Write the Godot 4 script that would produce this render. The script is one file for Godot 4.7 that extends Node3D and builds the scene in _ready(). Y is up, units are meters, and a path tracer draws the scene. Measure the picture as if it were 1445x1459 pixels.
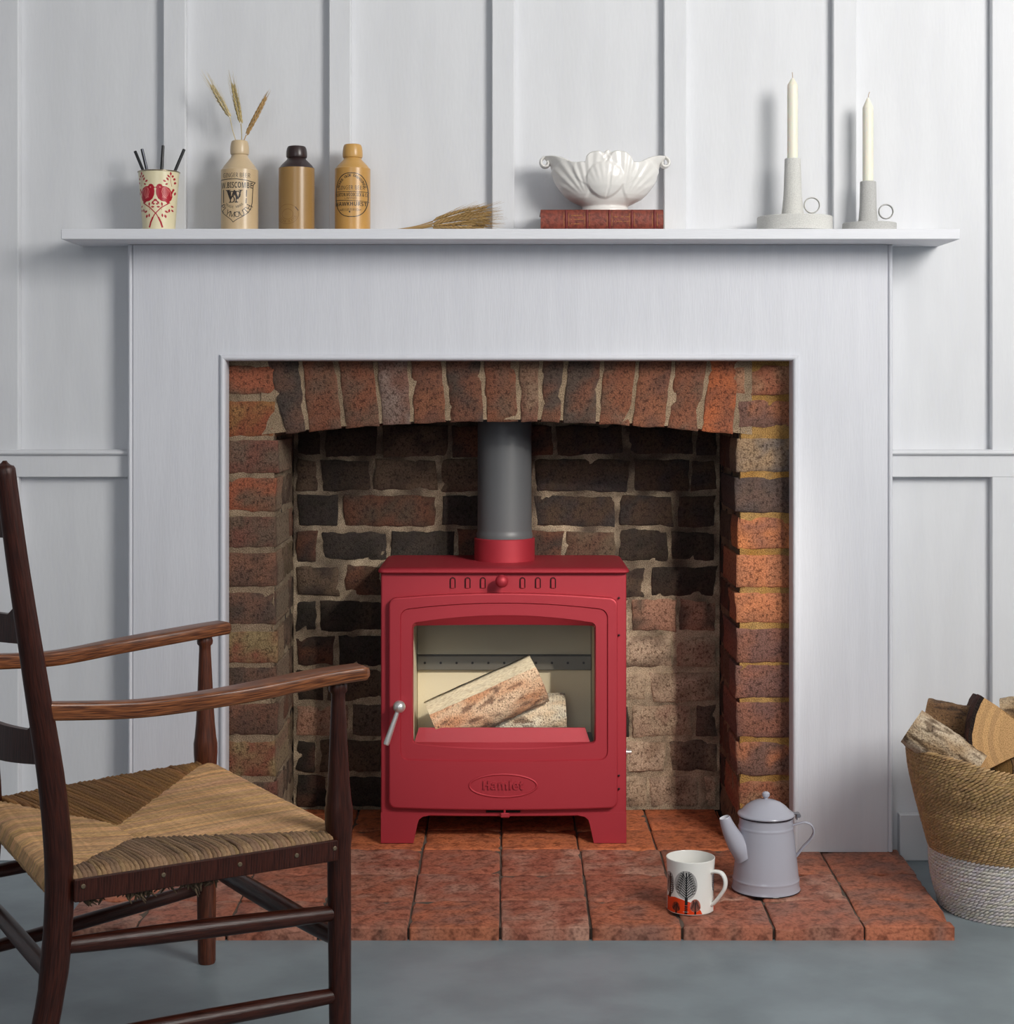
extends Node3D

# Metres, y up. The surround's face lies at z = 0, the floor at y = 0, the camera looks along -z.
const FOCAL := 2420.0
const HORIZON := 560.0
const MIDDLE := 722.5
const EYE := 0.913
const BACK := 3.29
const HEARTH := 0.024
const SHELF := 1.22
const BAY := Vector3(1.78, 1.98, 2.5)          # middle of the window in an added bay, slanted to aim its light
const BAY_OUT := Vector3(0.5850, 0, 0.8110)   # the way it faces, outwards

var counts := {}
var mats := {}
var noise := FastNoiseLite.new()
var coarse := FastNoiseLite.new()
var rng := RandomNumberGenerator.new()


func _ready() -> void:
	make_view()
	make_materials()
	make_added_spotlight()
	make_room()
	make_surround()
	make_fireplace()
	make_hearth()
	make_stove()
	make_firewood()
	make_chair()
	make_basket()
	make_pot()
	make_mug()
	make_bottles()
	make_tumbler()
	make_wheat()
	make_book_and_bowl()
	make_candles()


# ---------------------------------------------------------------- geometry
class G:
	var v := PackedVector3Array()
	var n := PackedVector3Array()
	var uv := PackedVector2Array()
	var c := PackedColorArray()
	var ix := PackedInt32Array()
	var col := Color.WHITE
	var has_col := false

	func tint(k: Color) -> G:
		col = k
		has_col = true
		return self

	func vert(p: Vector3, nn: Vector3, t: Vector2, k: Color) -> int:
		v.append(p)
		n.append(nn)
		uv.append(t)
		c.append(k)
		return v.size() - 1

	# flat polygon (convex), turned so that it faces away from "inside"
	func face(pts: Array, inside: Vector3) -> void:
		var nn := Vector3.ZERO
		for i in pts.size():
			var a: Vector3 = pts[i]
			var b: Vector3 = pts[(i + 1) % pts.size()]
			nn += (a - pts[0]).cross(b - pts[0])
		if nn.length_squared() < 1e-20:
			return
		nn = nn.normalized()
		var mid := Vector3.ZERO
		for p in pts:
			mid += p
		mid /= pts.size()
		var flip := nn.dot(mid - inside) < 0.0
		if flip:
			nn = -nn
		var an := nn.abs()
		var first := v.size()
		for p in pts:
			var t := Vector2(p.x, -p.y)
			if an.x > an.y and an.x > an.z:
				t = Vector2(p.z, -p.y)
			elif an.y > an.z:
				t = Vector2(p.x, p.z)
			vert(p, nn, t, col)
		for i in range(1, pts.size() - 1):
			if flip:
				ix.append_array([first, first + i, first + i + 1])
			else:
				ix.append_array([first, first + i + 1, first + i])

	# a smooth sheet through rows of points; columns run counter-clockwise seen from outside, rows upwards
	func sheet(rows: Array, wrap := false, unit := false, cols: Array = []) -> void:
		var h := rows.size()
		var m: int = rows[0].size()
		var w := m + 1 if wrap else m
		var acc := PackedVector3Array()
		acc.resize(h * m)
		var last := m if wrap else m - 1
		for i in h - 1:
			var r0: PackedVector3Array = rows[i]
			var r1: PackedVector3Array = rows[i + 1]
			for j in last:
				var k := (j + 1) % m
				var f := (r0[k] - r1[j]).cross(r1[k] - r0[j])
				acc[i * m + j] += f
				acc[i * m + k] += f
				acc[i * m + m + j] += f
				acc[i * m + m + k] += f
		var mid: PackedVector3Array = rows[h / 2]
		var us := PackedFloat32Array([0.0])
		for j in w - 1:
			us.append(us[j] + mid[j % m].distance_to(mid[(j + 1) % m]))
		var first := v.size()
		var vv := 0.0
		for i in h:
			var r: PackedVector3Array = rows[i]
			if i > 0:
				vv += r[0].distance_to(rows[i - 1][0])
			for j in w:
				var jj := j % m
				var nn := acc[i * m + jj]
				nn = nn.normalized() if nn.length_squared() > 1e-24 else Vector3.UP
				var t := Vector2(float(j) / (w - 1), 1.0 - float(i) / (h - 1)) if unit else Vector2(us[j], -vv)
				vert(r[jj], nn, t, cols[i][jj] if cols.size() else col)
		for i in h - 1:
			for j in w - 1:
				var a := first + i * w + j
				ix.append_array([a, a + w + 1, a + 1, a, a + w, a + w + 1])
		if cols.size():
			has_col = true

	func cap(loop: PackedVector3Array, inside: Vector3, lift := 0.0) -> void:
		var mid := Vector3.ZERO
		for p in loop:
			mid += p
		mid /= loop.size()
		mid += (mid - inside).normalized() * lift
		for j in loop.size():
			face([mid, loop[j], loop[(j + 1) % loop.size()]], inside)

	func box(ctr: Vector3, size: Vector3, bev := 0.0, xf := Transform3D()) -> void:
		var h := size / 2.0
		bev = minf(bev, minf(h.x, minf(h.y, h.z)) * 0.9)
		var mid := xf * ctr
		var p := func(axis: int, s: Vector3) -> Vector3:
			var q := s * h
			for k in 3:
				if k != axis:
					q[k] -= s[k] * bev
			return xf * (ctr + q)
		for a in 3:
			var b := (a + 1) % 3
			var d := (a + 2) % 3
			for s in [-1.0, 1.0]:
				var pts := []
				for k in [[-1.0, -1.0], [1.0, -1.0], [1.0, 1.0], [-1.0, 1.0]]:
					var q := Vector3.ZERO
					q[a] = s
					q[b] = k[0]
					q[d] = k[1]
					pts.append(p.call(a, q))
				face(pts, mid)
			if bev > 0.0:
				for sb in [-1.0, 1.0]:
					for sd in [-1.0, 1.0]:
						var lo := Vector3.ZERO
						lo[a] = -1.0
						lo[b] = sb
						lo[d] = sd
						var hi := lo
						hi[a] = 1.0
						face([p.call(b, lo), p.call(b, hi), p.call(d, hi), p.call(d, lo)], mid)
		if bev > 0.0:
			for sx in [-1.0, 1.0]:
				for sy in [-1.0, 1.0]:
					for sz in [-1.0, 1.0]:
						var q := Vector3(sx, sy, sz)
						face([p.call(0, q), p.call(1, q), p.call(2, q)], mid)

	# an outline in x and y pushed from z0 to z1, its front edge chamfered
	func prism(poly: PackedVector2Array, z0: float, z1: float, bev := 0.0, xf := Transform3D()) -> void:
		var m := poly.size()
		if Geometry2D.is_polygon_clockwise(poly):
			poly.reverse()
		var inner := PackedVector2Array()
		for i in m:
			var a := (poly[i] - poly[(i + m - 1) % m]).normalized()
			var b := (poly[(i + 1) % m] - poly[i]).normalized()
			var na := Vector2(-a.y, a.x)
			var nb := Vector2(-b.y, b.x)
			var q := (na + nb)
			q = q / maxf(q.length_squared() * 0.5, 0.3)
			inner.append(poly[i] + q * bev)
		var loops := [[poly, z0], [poly, z1 - bev]]
		if bev > 0.0:
			loops.append([inner, z1])
		for k in loops.size() - 1:
			for i in m:
				var j := (i + 1) % m
				var p: PackedVector2Array = loops[k][0]
				var q: PackedVector2Array = loops[k + 1][0]
				var za: float = loops[k][1]
				var zb: float = loops[k + 1][1]
				var out := Vector2(p[j].y - p[i].y, p[i].x - p[j].x)
				var inside := xf * (Vector3(p[i].x, p[i].y, za) - Vector3(out.x, out.y, 0.0).normalized() - Vector3(0, 0, 1.0 if k == 1 else 0.0))
				face([xf * Vector3(p[i].x, p[i].y, za), xf * Vector3(p[j].x, p[j].y, za), xf * Vector3(q[j].x, q[j].y, zb), xf * Vector3(q[i].x, q[i].y, zb)], inside)
		var top: PackedVector2Array = loops[-1][0]
		var tris := Geometry2D.triangulate_polygon(poly)
		for i in range(0, tris.size(), 3):
			var f := []
			var b := []
			for k in 3:
				f.append(xf * Vector3(top[tris[i + k]].x, top[tris[i + k]].y, z1))
				b.append(xf * Vector3(poly[tris[i + k]].x, poly[tris[i + k]].y, z0))
			face(f, f[0] - xf.basis.z)
			face(b, b[0] + xf.basis.z)

	func lathe(profile: PackedVector2Array, at := Vector3.ZERO, segs := 40, unit := false) -> void:
		var from := 0
		for i in range(1, profile.size()):
			var brk := i == profile.size() - 1
			if not brk:
				var a := (profile[i] - profile[i - 1]).normalized()
				var b := (profile[i + 1] - profile[i]).normalized()
				brk = a.dot(b) < 0.8
			if brk:
				var rows := []
				for k in range(from, i + 1):
					var r := PackedVector3Array()
					for j in segs:
						var t := -PI + TAU * j / segs
						r.append(at + Vector3(sin(t) * profile[k].x, profile[k].y, cos(t) * profile[k].x))
					rows.append(r)
				sheet(rows, true, unit)
				from = i

	# a round bar along a path; radii one number or one per point; flat = radii across and along "up"
	func tube(path: PackedVector3Array, radii: Variant, sides := 12, caps := true, flat := Vector2.ONE, up := Vector3.ZERO, cols: Array = []) -> void:
		var rows := []
		var tints := []
		var nn := up
		for i in path.size():
			var t := (path[mini(i + 1, path.size() - 1)] - path[maxi(i - 1, 0)]).normalized()
			if nn == Vector3.ZERO:
				nn = Vector3.UP if absf(t.y) < 0.9 else Vector3.BACK
			nn = (nn - t * nn.dot(t)).normalized()
			var b := t.cross(nn)
			var rad: float = radii[i] if (radii is Array or radii is PackedFloat32Array) else radii
			var r := PackedVector3Array()
			var tt := PackedColorArray()
			for j in sides:
				var a := TAU * j / sides
				r.append(path[i] + (nn * cos(a) * flat.x + b * sin(a) * flat.y) * rad)
				if cols.size():
					tt.append(cols[i])
			rows.append(r)
			if cols.size():
				tints.append(tt)
		sheet(rows, true, false, tints)
		if caps:
			var keep := col
			if cols.size():
				col = cols[0]
			cap(rows[0], path[1])
			if cols.size():
				col = cols[-1]
			cap(rows[-1], path[path.size() - 2])
			col = keep

	func ball(ctr: Vector3, r: Vector3, segs := 16, rings := 10, xf := Transform3D()) -> void:
		var rows := []
		for i in rings + 1:
			var a := -PI / 2 + PI * i / rings
			var row := PackedVector3Array()
			for j in segs:
				var t := TAU * j / segs
				row.append(xf * (ctr + Vector3(sin(t) * cos(a) * r.x, sin(a) * r.y, cos(t) * cos(a) * r.z)))
			rows.append(row)
		sheet(rows, true)

	func shift(by: Vector3) -> void:
		for i in v.size():
			v[i] += by

	func mesh() -> ArrayMesh:
		var a := []
		a.resize(Mesh.ARRAY_MAX)
		a[Mesh.ARRAY_VERTEX] = v
		a[Mesh.ARRAY_NORMAL] = n
		a[Mesh.ARRAY_TEX_UV] = uv
		if has_col:
			a[Mesh.ARRAY_COLOR] = c
		a[Mesh.ARRAY_INDEX] = ix
		var m := ArrayMesh.new()
		m.add_surface_from_arrays(Mesh.PRIMITIVE_TRIANGLES, a)
		return m


# ---------------------------------------------------------------- nodes
func numbered(called: String) -> String:
	var k: int = counts.get(called, 0)
	counts[called] = k + 1
	return called if k == 0 else "%s_%03d" % [called, k]


func tag(o: Node3D, label: String, category: String, group := "") -> void:
	o.set_meta("label", label)
	o.set_meta("category", category)
	if group:
		o.set_meta("group", group)


func thing(called: String, label: String, category: String, where := Vector3.ZERO, group := "") -> Node3D:
	var o := Node3D.new()
	o.name = numbered(called)
	add_child(o, true)
	o.position = where
	tag(o, label, category, group)
	return o


# geometry in world metres, laid under a parent that stands unturned at its place
func part(called: String, g: G, m: Material, parent: Node3D, stuff := false) -> MeshInstance3D:
	var o := MeshInstance3D.new()
	o.name = called
	var from := Vector3.ZERO
	var up: Node = parent
	while up != self:
		from += (up as Node3D).position
		up = up.get_parent()
	g.shift(-from)
	o.mesh = g.mesh()
	o.material_override = m
	if stuff:
		o.set_meta("kind", "stuff")
	parent.add_child(o, true)
	return o


# the same for geometry written in the parent's own axes
func piece(called: String, g: G, m: Material, parent: Node3D, stuff := false) -> MeshInstance3D:
	var o := MeshInstance3D.new()
	o.name = called
	o.mesh = g.mesh()
	o.material_override = m
	if stuff:
		o.set_meta("kind", "stuff")
	parent.add_child(o, true)
	return o


func struct(called: String, g: G, m: Material, label: String) -> MeshInstance3D:
	var o := MeshInstance3D.new()
	o.name = called
	o.mesh = g.mesh()
	o.material_override = m
	o.set_meta("kind", "structure")
	o.set_meta("label", label)
	add_child(o, true)
	return o


func at(px: float, py: float, z: float) -> Vector3:
	var d := (BACK - z) / FOCAL
	return Vector3((px - MIDDLE) * d, EYE - (py - HORIZON) * d, z)


func px_x(px: float, z: float) -> float:
	return (px - MIDDLE) * (BACK - z) / FOCAL


func px_y(py: float, z: float) -> float:
	return EYE - (py - HORIZON) * (BACK - z) / FOCAL


# ---------------------------------------------------------------- materials
func rgb(r: float, g: float, b: float) -> Color:
	return Color(r / 255.0, g / 255.0, b / 255.0)


func lin(r: float, g: float, b: float) -> Color:
	return rgb(r, g, b).srgb_to_linear()


func speckle(freq: float, lo: Color, hi: Color, seed_no: int, octaves := 4, a := 0.3, b := 0.7, kind := FastNoiseLite.TYPE_SIMPLEX_SMOOTH, size := 512) -> NoiseTexture2D:
	var f := FastNoiseLite.new()
	f.seed = seed_no
	f.frequency = freq
	f.noise_type = kind
	f.fractal_octaves = octaves
	var ramp := Gradient.new()
	ramp.offsets = PackedFloat32Array([a, b])
	ramp.colors = PackedColorArray([lo, hi])
	var t := NoiseTexture2D.new()
	t.width = size
	t.height = size
	t.seamless = true
	t.noise = f
	t.color_ramp = ramp
	return t


# fine streaks along v: noise computed narrow and stretched by the uv scale
func mat(called: String, c: Color, rough: float, metal := 0.0) -> StandardMaterial3D:
	if mats.has(called):
		return mats[called]
	var m := StandardMaterial3D.new()
	m.resource_name = called
	m.albedo_color = c
	m.roughness = rough
	m.metallic = metal
	mats[called] = m
	return m


func grain(m: StandardMaterial3D, t: Texture2D, scale: Vector3, bump: Texture2D = null, depth := 0.0, tri := true, in_world := true) -> StandardMaterial3D:
	if t:
		m.albedo_texture = t
	if bump:
		m.heightmap_enabled = true
		m.heightmap_texture = bump
		m.heightmap_scale = depth
	m.uv1_scale = scale
	m.uv1_triplanar = tri
	m.uv1_world_triplanar = tri and in_world
	return m


# ---------------------------------------------------------------- painting flat print
func fill(img: Image, pts: PackedVector2Array, c: Color) -> void:
	var y0 := INF
	var y1 := -INF
	for p in pts:
		y0 = minf(y0, p.y)
		y1 = maxf(y1, p.y)
	for y in range(maxi(0, floori(y0)), mini(img.get_height() - 1, ceili(y1)) + 1):
		var yc := y + 0.5
		var xs := []
		for i in pts.size():
			var a := pts[i]
			var b := pts[(i + 1) % pts.size()]
			if (a.y <= yc) != (b.y <= yc):
				xs.append(a.x + (yc - a.y) / (b.y - a.y) * (b.x - a.x))
		xs.sort()
		for k in range(0, xs.size() - 1, 2):
			var x0 := maxi(0, roundi(xs[k]))
			var x1 := mini(img.get_width(), roundi(xs[k + 1]))
			if x1 > x0:
				img.fill_rect(Rect2i(x0, y, x1 - x0, 1), c)


func fill_mapped(img: Image, pts: Array, to: Callable, c: Color) -> void:
	var out := PackedVector2Array()
	for i in pts.size():
		var a: Vector2 = pts[i]
		var b: Vector2 = pts[(i + 1) % pts.size()]
		for k in 4:
			out.append(to.call(a.lerp(b, k / 4.0)))
	fill(img, out, c)


func stroke(img: Image, pts: Array, w: float, to: Callable, c: Color) -> void:
	for i in pts.size() - 1:
		var a: Vector2 = pts[i]
		var b: Vector2 = pts[i + 1]
		var d := (b - a).normalized()
		var s := Vector2(-d.y, d.x) * w * 0.5
		var e := d * w * 0.3
		fill_mapped(img, [a - e + s, b + e + s, b + e - s, a - e - s], to, c)


func oval(ctr: Vector2, rx: float, ry: float, turn := 0.0, k := 24) -> Array:
	var out := []
	for i in k:
		var t := TAU * i / k
		out.append(ctr + Vector2(cos(t) * rx, sin(t) * ry).rotated(turn))
	return out


func leaf(tip: Vector2, tail: Vector2, w: float) -> Array:
	var d := tail - tip
	var s := Vector2(-d.y, d.x).normalized() * w
	return [tip, tip + d * 0.25 + s * 0.75, tip + d * 0.5 + s, tip + d * 0.8 + s * 0.6, tail, tip + d * 0.8 - s * 0.6, tip + d * 0.5 - s, tip + d * 0.25 - s * 0.75]


func letter_tris(text: String, font: String, heavy := 400) -> Array:
	var f := SystemFont.new()
	f.font_names = PackedStringArray([font])
	f.font_weight = heavy
	var t := TextMesh.new()
	t.font = f
	t.text = text
	t.font_size = 64
	t.pixel_size = 0.01
	t.depth = 0.0
	t.curve_step = 2.0
	var a := t.get_mesh_arrays()
	var v: PackedVector3Array = a[Mesh.ARRAY_VERTEX]
	var ix: PackedInt32Array = a[Mesh.ARRAY_INDEX] if a[Mesh.ARRAY_INDEX] != null else PackedInt32Array(range(v.size()))
	if ix.is_empty():
		ix = PackedInt32Array(range(v.size()))
	var out := []
	for i in range(0, ix.size() - 2, 3):
		out.append([Vector2(v[ix[i]].x, -v[ix[i]].y), Vector2(v[ix[i + 1]].x, -v[ix[i + 1]].y), Vector2(v[ix[i + 2]].x, -v[ix[i + 2]].y)])
	return out


func bounds(tris: Array) -> Rect2:
	var lo := Vector2(INF, INF)
	var hi := -lo
	for t in tris:
		for p in t:
			lo = lo.min(p)
			hi = hi.max(p)
	return Rect2(lo, hi - lo)


func write(img: Image, text: String, font: String, box: Rect2, to: Callable, c: Color, heavy := 400) -> void:
	var tris := letter_tris(text, font, heavy)
	if tris.is_empty():
		return
	var r := bounds(tris)
	for t in tris:
		var q := PackedVector2Array()
		for p in t:
			q.append(to.call(box.position + (p - r.position) / r.size * box.size))
		fill(img, q, c)


func write_arc(img: Image, text: String, font: String, ctr: Vector2, rx: float, ry: float, a0: float, a1: float, size: float, to: Callable, c: Color, heavy := 400, inward := false) -> void:
	var ref := bounds(letter_tris("H", font, heavy))
	for i in text.length():
		if text[i] == " ":
			continue
		var a := lerpf(a0, a1, i / float(text.length() - 1))
		var p := ctr + Vector2(cos(a) * rx, sin(a) * ry)
		var turn := Vector2(cos(a) / rx, sin(a) / ry).angle() + (PI / 2 if not inward else -PI / 2)
		var tris := letter_tris(text[i], font, heavy)
		var r := bounds(tris)
		var k := size / ref.size.y
		for t in tris:
			var q := PackedVector2Array()
			for s in t:
				var l: Vector2 = (s - Vector2(r.get_center().x, ref.get_center().y)) * k
				q.append(to.call(p + l.rotated(turn)))
			fill(img, q, c)



# ---------------------------------------------------------------- bricks, tiles and mortar
# a worn block: its front is the quad (bottom left, bottom right, top right, top left) at local z = 0, it reaches back by "deep"
func block(g: G, q: Array, deep: float, xf: Transform3D, base: Color, other: Color, seed_no: int, rough := 0.0016, round_by := 0.006, step := 0.013, share := 0.5, flank := Color.BLACK) -> void:
	var w: float = q[0].distance_to(q[1])
	var h: float = q[0].distance_to(q[3])
	var us := cuts(w, step)
	var vs := cuts(h, step)
	var off := Vector3(seed_no * 7.31, seed_no * 3.17, seed_no * 5.93)
	var rows := []
	var cols := []
	for tv in vs:
		var row := PackedVector3Array()
		var cc := PackedColorArray()
		for tu in us:
			var a: Vector2 = q[0].lerp(q[1], tu)
			var b: Vector2 = q[3].lerp(q[2], tu)
			var p := a.lerp(b, tv)
			var e := minf(minf(tu, 1.0 - tu) * w, minf(tv, 1.0 - tv) * h)
			var s := Vector3(p.x, p.y, 0.0) * 1000.0 + off * 100.0
			var rad := round_by * (1.0 + 0.5 * noise.get_noise_3dv(s * 0.4))
			var k := clampf(1.0 - e / rad, 0.0, 1.0)
			var z := -rad * (1.0 - sqrt(1.0 - k * k)) * 0.8
			z += noise.get_noise_3dv(s * 0.9) * rough + noise.get_noise_3dv(s * 2.6) * rough * 0.6
			var chip := noise.get_noise_3dv(s * 0.55 + Vector3(900, 0, 0))
			if chip > 0.22 and e < 0.016:
				z -= (chip - 0.22) * 0.025 * (1.0 - e / 0.016)
			var jit := 0.0022 * clampf(1.0 - e / 0.012, 0.0, 1.0) * (rough / 0.0016)
			p += Vector2(noise.get_noise_3dv(s * 0.7 + Vector3(0, 500, 0)), noise.get_noise_3dv(s * 0.7 + Vector3(0, 0, 500))) * jit
			row.append(xf * Vector3(p.x, p.y, z))
			var t := smoothstep(0.5 - share - 0.15, 0.5 - share + 0.25, noise.get_noise_3dv(s * 0.5 + Vector3(0, 0, 2000)) * 0.5 + 0.1)
			var dark := 1.0 - 0.35 * clampf(noise.get_noise_3dv(s * 1.6 + Vector3(0, 3000, 0)), 0.0, 1.0)
			var cl := base.lerp(other, t)
			cc.append(Color(cl.r * dark, cl.g * dark, cl.b * dark))
		rows.append(row)
		cols.append(cc)
	g.sheet(rows, false, false, cols)
	# the sides, back to front round the edge
	var ring := []
	for i in us.size():
		ring.append([0, i])
	for j in range(1, vs.size()):
		ring.append([j, us.size() - 1])
	for i in range(us.size() - 2, -1, -1):
		ring.append([vs.size() - 1, i])
	for j in range(vs.size() - 2, 0, -1):
		ring.append([j, 0])
	var back := xf.basis.z.normalized()
	var mid := Vector3.ZERO
	for k in ring:
		mid += rows[k[0]][k[1]]
	mid /= ring.size()
	var side := []
	var tint := []
	var n_deep := maxi(1, roundi(deep / 0.03))
	for d in range(n_deep, -1, -1):
		var row := PackedVector3Array()
		var cc := PackedColorArray()
		for k in ring:
			var p: Vector3 = rows[k[0]][k[1]]
			if d > 0:
				p -= back * deep * d / n_deep
				var s := p * 1000.0 + off * 100.0
				p += (mid - back * deep * d / n_deep - p).normalized() * (noise.get_noise_3dv(s * 0.6) + 0.3) * rough
			row.append(p)
			var fc: Color = cols[k[0]][k[1]]
			cc.append(fc if flank == Color.BLACK or d == 0 else fc.lerp(flank, 0.5))
		side.append(row)
		tint.append(cc)
	g.sheet(side, true, false, tint)
	var keep := g.col
	g.col = base
	g.cap(side[0], side[1][0] + back * 0.001)
	g.col = keep


func cuts(w: float, step: float) -> PackedFloat32Array:
	var e := minf(0.0035, w * 0.15)
	var out := PackedFloat32Array([0.0, e / w])
	var k := maxi(1, roundi((w - 2.0 * e) / step))
	for i in range(1, k):
		out.append((e + (w - 2.0 * e) * i / k) / w)
	out.append(1.0 - e / w)
	out.append(1.0)
	return out


func quad(x0: float, y0: float, x1: float, y1: float, seed_no: int, wob := 0.0025) -> Array:
	rng.seed = seed_no * 977 + 13
	var out := []
	for p in [Vector2(x0, y0), Vector2(x1, y0), Vector2(x1, y1), Vector2(x0, y1)]:
		out.append(p + Vector2(rng.randf_range(-wob, wob), rng.randf_range(-wob, wob)))
	return out


# rough mortar: local x from 0 to w, y between low(x) and high
func mortar(g: G, xf: Transform3D, w: float, low: Callable, high: float, rough: float, colour: Callable, step := 0.012) -> void:
	var nx := maxi(2, roundi(w / step))
	var ny := maxi(2, roundi((high - low.call(0.0)) / step))
	var rows := []
	var cols := []
	for j in ny + 1:
		var row := PackedVector3Array()
		var cc := PackedColorArray()
		for i in nx + 1:
			var x := w * i / nx
			var y := lerpf(low.call(x), high, float(j) / ny)
			var s := (xf * Vector3(x, y, 0)) * 1000.0
			var z := noise.get_noise_3dv(s * 0.8 + Vector3(70, 0, 0)) * rough + noise.get_noise_3dv(s * 3.0) * rough * 0.6
			row.append(xf * Vector3(x, y, z))
			cc.append(colour.call(xf * Vector3(x, y, 0), noise.get_noise_3dv(s * 0.35 + Vector3(0, 40, 0)), noise.get_noise_3dv(s * 1.6)))
		rows.append(row)
		cols.append(cc)
	g.sheet(rows, false, false, cols)


func soffit(x: float) -> float:
	return 0.857 - 0.129 * x * x


func brick_colour(kind: String, k: int) -> Array:
	var sets := {
		"pier_left": [[140, 90, 68], [132, 74, 60], [126, 84, 66], [152, 78, 56], [120, 88, 68], [138, 84, 62]],
		"pier_right": [[196, 118, 78], [150, 96, 76], [190, 110, 70], [158, 92, 66], [174, 108, 76]],
		"arch": [[140, 92, 70], [146, 78, 58], [134, 84, 66], [160, 80, 52], [150, 72, 52], [128, 86, 68]],
		"back": [[74, 58, 48], [66, 52, 46], [96, 62, 48], [84, 66, 54], [62, 54, 50], [104, 70, 54]],  # soot, plus recess shade painted into the brick colour
		"back_pale": [[158, 132, 108], [130, 110, 92], [166, 132, 112], [96, 80, 70], [148, 128, 106]],
	}
	var other := {
		"pier_left": [[150, 128, 82], [106, 74, 60], [92, 72, 62], [176, 86, 54], [110, 86, 70]],
		"pier_right": [[214, 128, 76], [122, 88, 78], [168, 122, 92], [206, 118, 66]],
		"arch": [[98, 76, 68], [178, 82, 46], [86, 72, 68], [160, 120, 90], [186, 90, 50]],
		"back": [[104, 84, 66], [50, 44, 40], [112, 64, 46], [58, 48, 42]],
		"back_pale": [[190, 170, 146], [100, 86, 76], [188, 134, 110], [180, 162, 136]],
	}
	var a: Array = sets[kind][k % sets[kind].size()]
	var b: Array = other[kind][(k * 3 + 1) % other[kind].size()]
	var dull := 0.16 if kind == "pier_right" else 0.52 if kind == "arch" else 0.34
	var tone := 0.95 if kind == "arch" else 1.07
	var out := []
	for q in [a, b]:
		var grey: float = (q[0] + q[1] + q[2]) / 3.0
		out.append(lin(lerpf(q[0], grey * 1.12, dull) * tone, lerpf(q[1], grey * 0.98, dull) * tone, lerpf(q[2], grey * 0.86, dull) * tone))
	return out


func make_materials() -> void:
	noise.seed = 5
	noise.frequency = 0.035
	noise.noise_type = FastNoiseLite.TYPE_SIMPLEX_SMOOTH
	noise.fractal_octaves = 2
	coarse.seed = 21
	coarse.frequency = 0.01
	var grit := speckle(0.05, Color(0.78, 0.76, 0.74), Color.WHITE, 3, 5, 0.25, 0.6)
	var grit_bump := speckle(0.06, Color.BLACK, Color.WHITE, 4, 5, 0.2, 0.8)
	var pits := speckle(0.03, Color.BLACK, Color.WHITE, 9, 4, 0.25, 0.6, FastNoiseLite.TYPE_CELLULAR)
	var m := mat("old brick", Color.WHITE, 0.93)
	m.vertex_color_use_as_albedo = true
	grain(m, grit, Vector3(9, 9, 9), grit_bump, 0.10)
	pocks(m, speckle(0.022, Color(0.66, 0.62, 0.6), Color.WHITE, 17, 4, 0.2, 0.42))
	m = mat("lime mortar", Color.WHITE, 0.97)
	m.vertex_color_use_as_albedo = true
	grain(m, grit, Vector3(11, 11, 11), grit_bump, 0.15)
	m = mat("quarry tile", Color.WHITE, 0.55)
	m.vertex_color_use_as_albedo = true
	grain(m, speckle(0.04, Color(0.82, 0.8, 0.8), Color.WHITE, 14, 5, 0.2, 0.55), Vector3(5, 5, 5), grit_bump, 0.04)
	pocks(m, speckle(0.014, Color(0.78, 0.76, 0.76), Color.WHITE, 18, 5, 0.2, 0.5))
	m.metallic_specular = 0.35
	# painted joinery: faint brush marks along the boards
	var brush := speckle(0.08, Color.BLACK, Color.WHITE, 31, 3, 0.3, 0.7)
	var blotch := speckle(0.008, Color(0.985, 0.985, 0.987), Color.WHITE, 32, 3, 0.3, 0.7)
	m = mat("wall paint", rgb(221, 223, 227), 0.6)
	grain(m, blotch, Vector3(1, 1, 1), brush, 0.006)
	m.uv1_scale = Vector3(3.0, 0.6, 3.0)
	m = mat("surround paint", rgb(221, 223, 230), 0.5)
	grain(m, blotch, Vector3(5.0, 0.5, 5.0), brush, 0.009)
	m = mat("shelf paint", rgb(226, 228, 234), 0.5)
	grain(m, blotch, Vector3(0.5, 5.0, 5.0), brush, 0.009)
	m = mat("floor paint", rgb(136, 148, 154), 0.42)
	grain(m, speckle(0.012, Color(0.92, 0.92, 0.92), Color.WHITE, 41, 5, 0.25, 0.75), Vector3(0.8, 0.8, 0.8), brush, 0.01)
	m.metallic_specular = 0.4
	mat("ceiling paint", rgb(190, 190, 190), 0.9)
	mat("room paint", rgb(150, 154, 160), 0.8)
	mat("chimney soot", rgb(34, 30, 28), 0.95)
	var glass := mat("window glass", Color(1, 1, 1, 0.05), 0.02)
	glass.transparency = BaseMaterial3D.TRANSPARENCY_ALPHA


func pocks(m: StandardMaterial3D, t: Texture2D) -> void:
	m.detail_enabled = true
	m.detail_blend_mode = BaseMaterial3D.BLEND_MODE_MUL
	m.detail_uv_layer = BaseMaterial3D.DETAIL_UV_1
	m.detail_albedo = t


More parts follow.
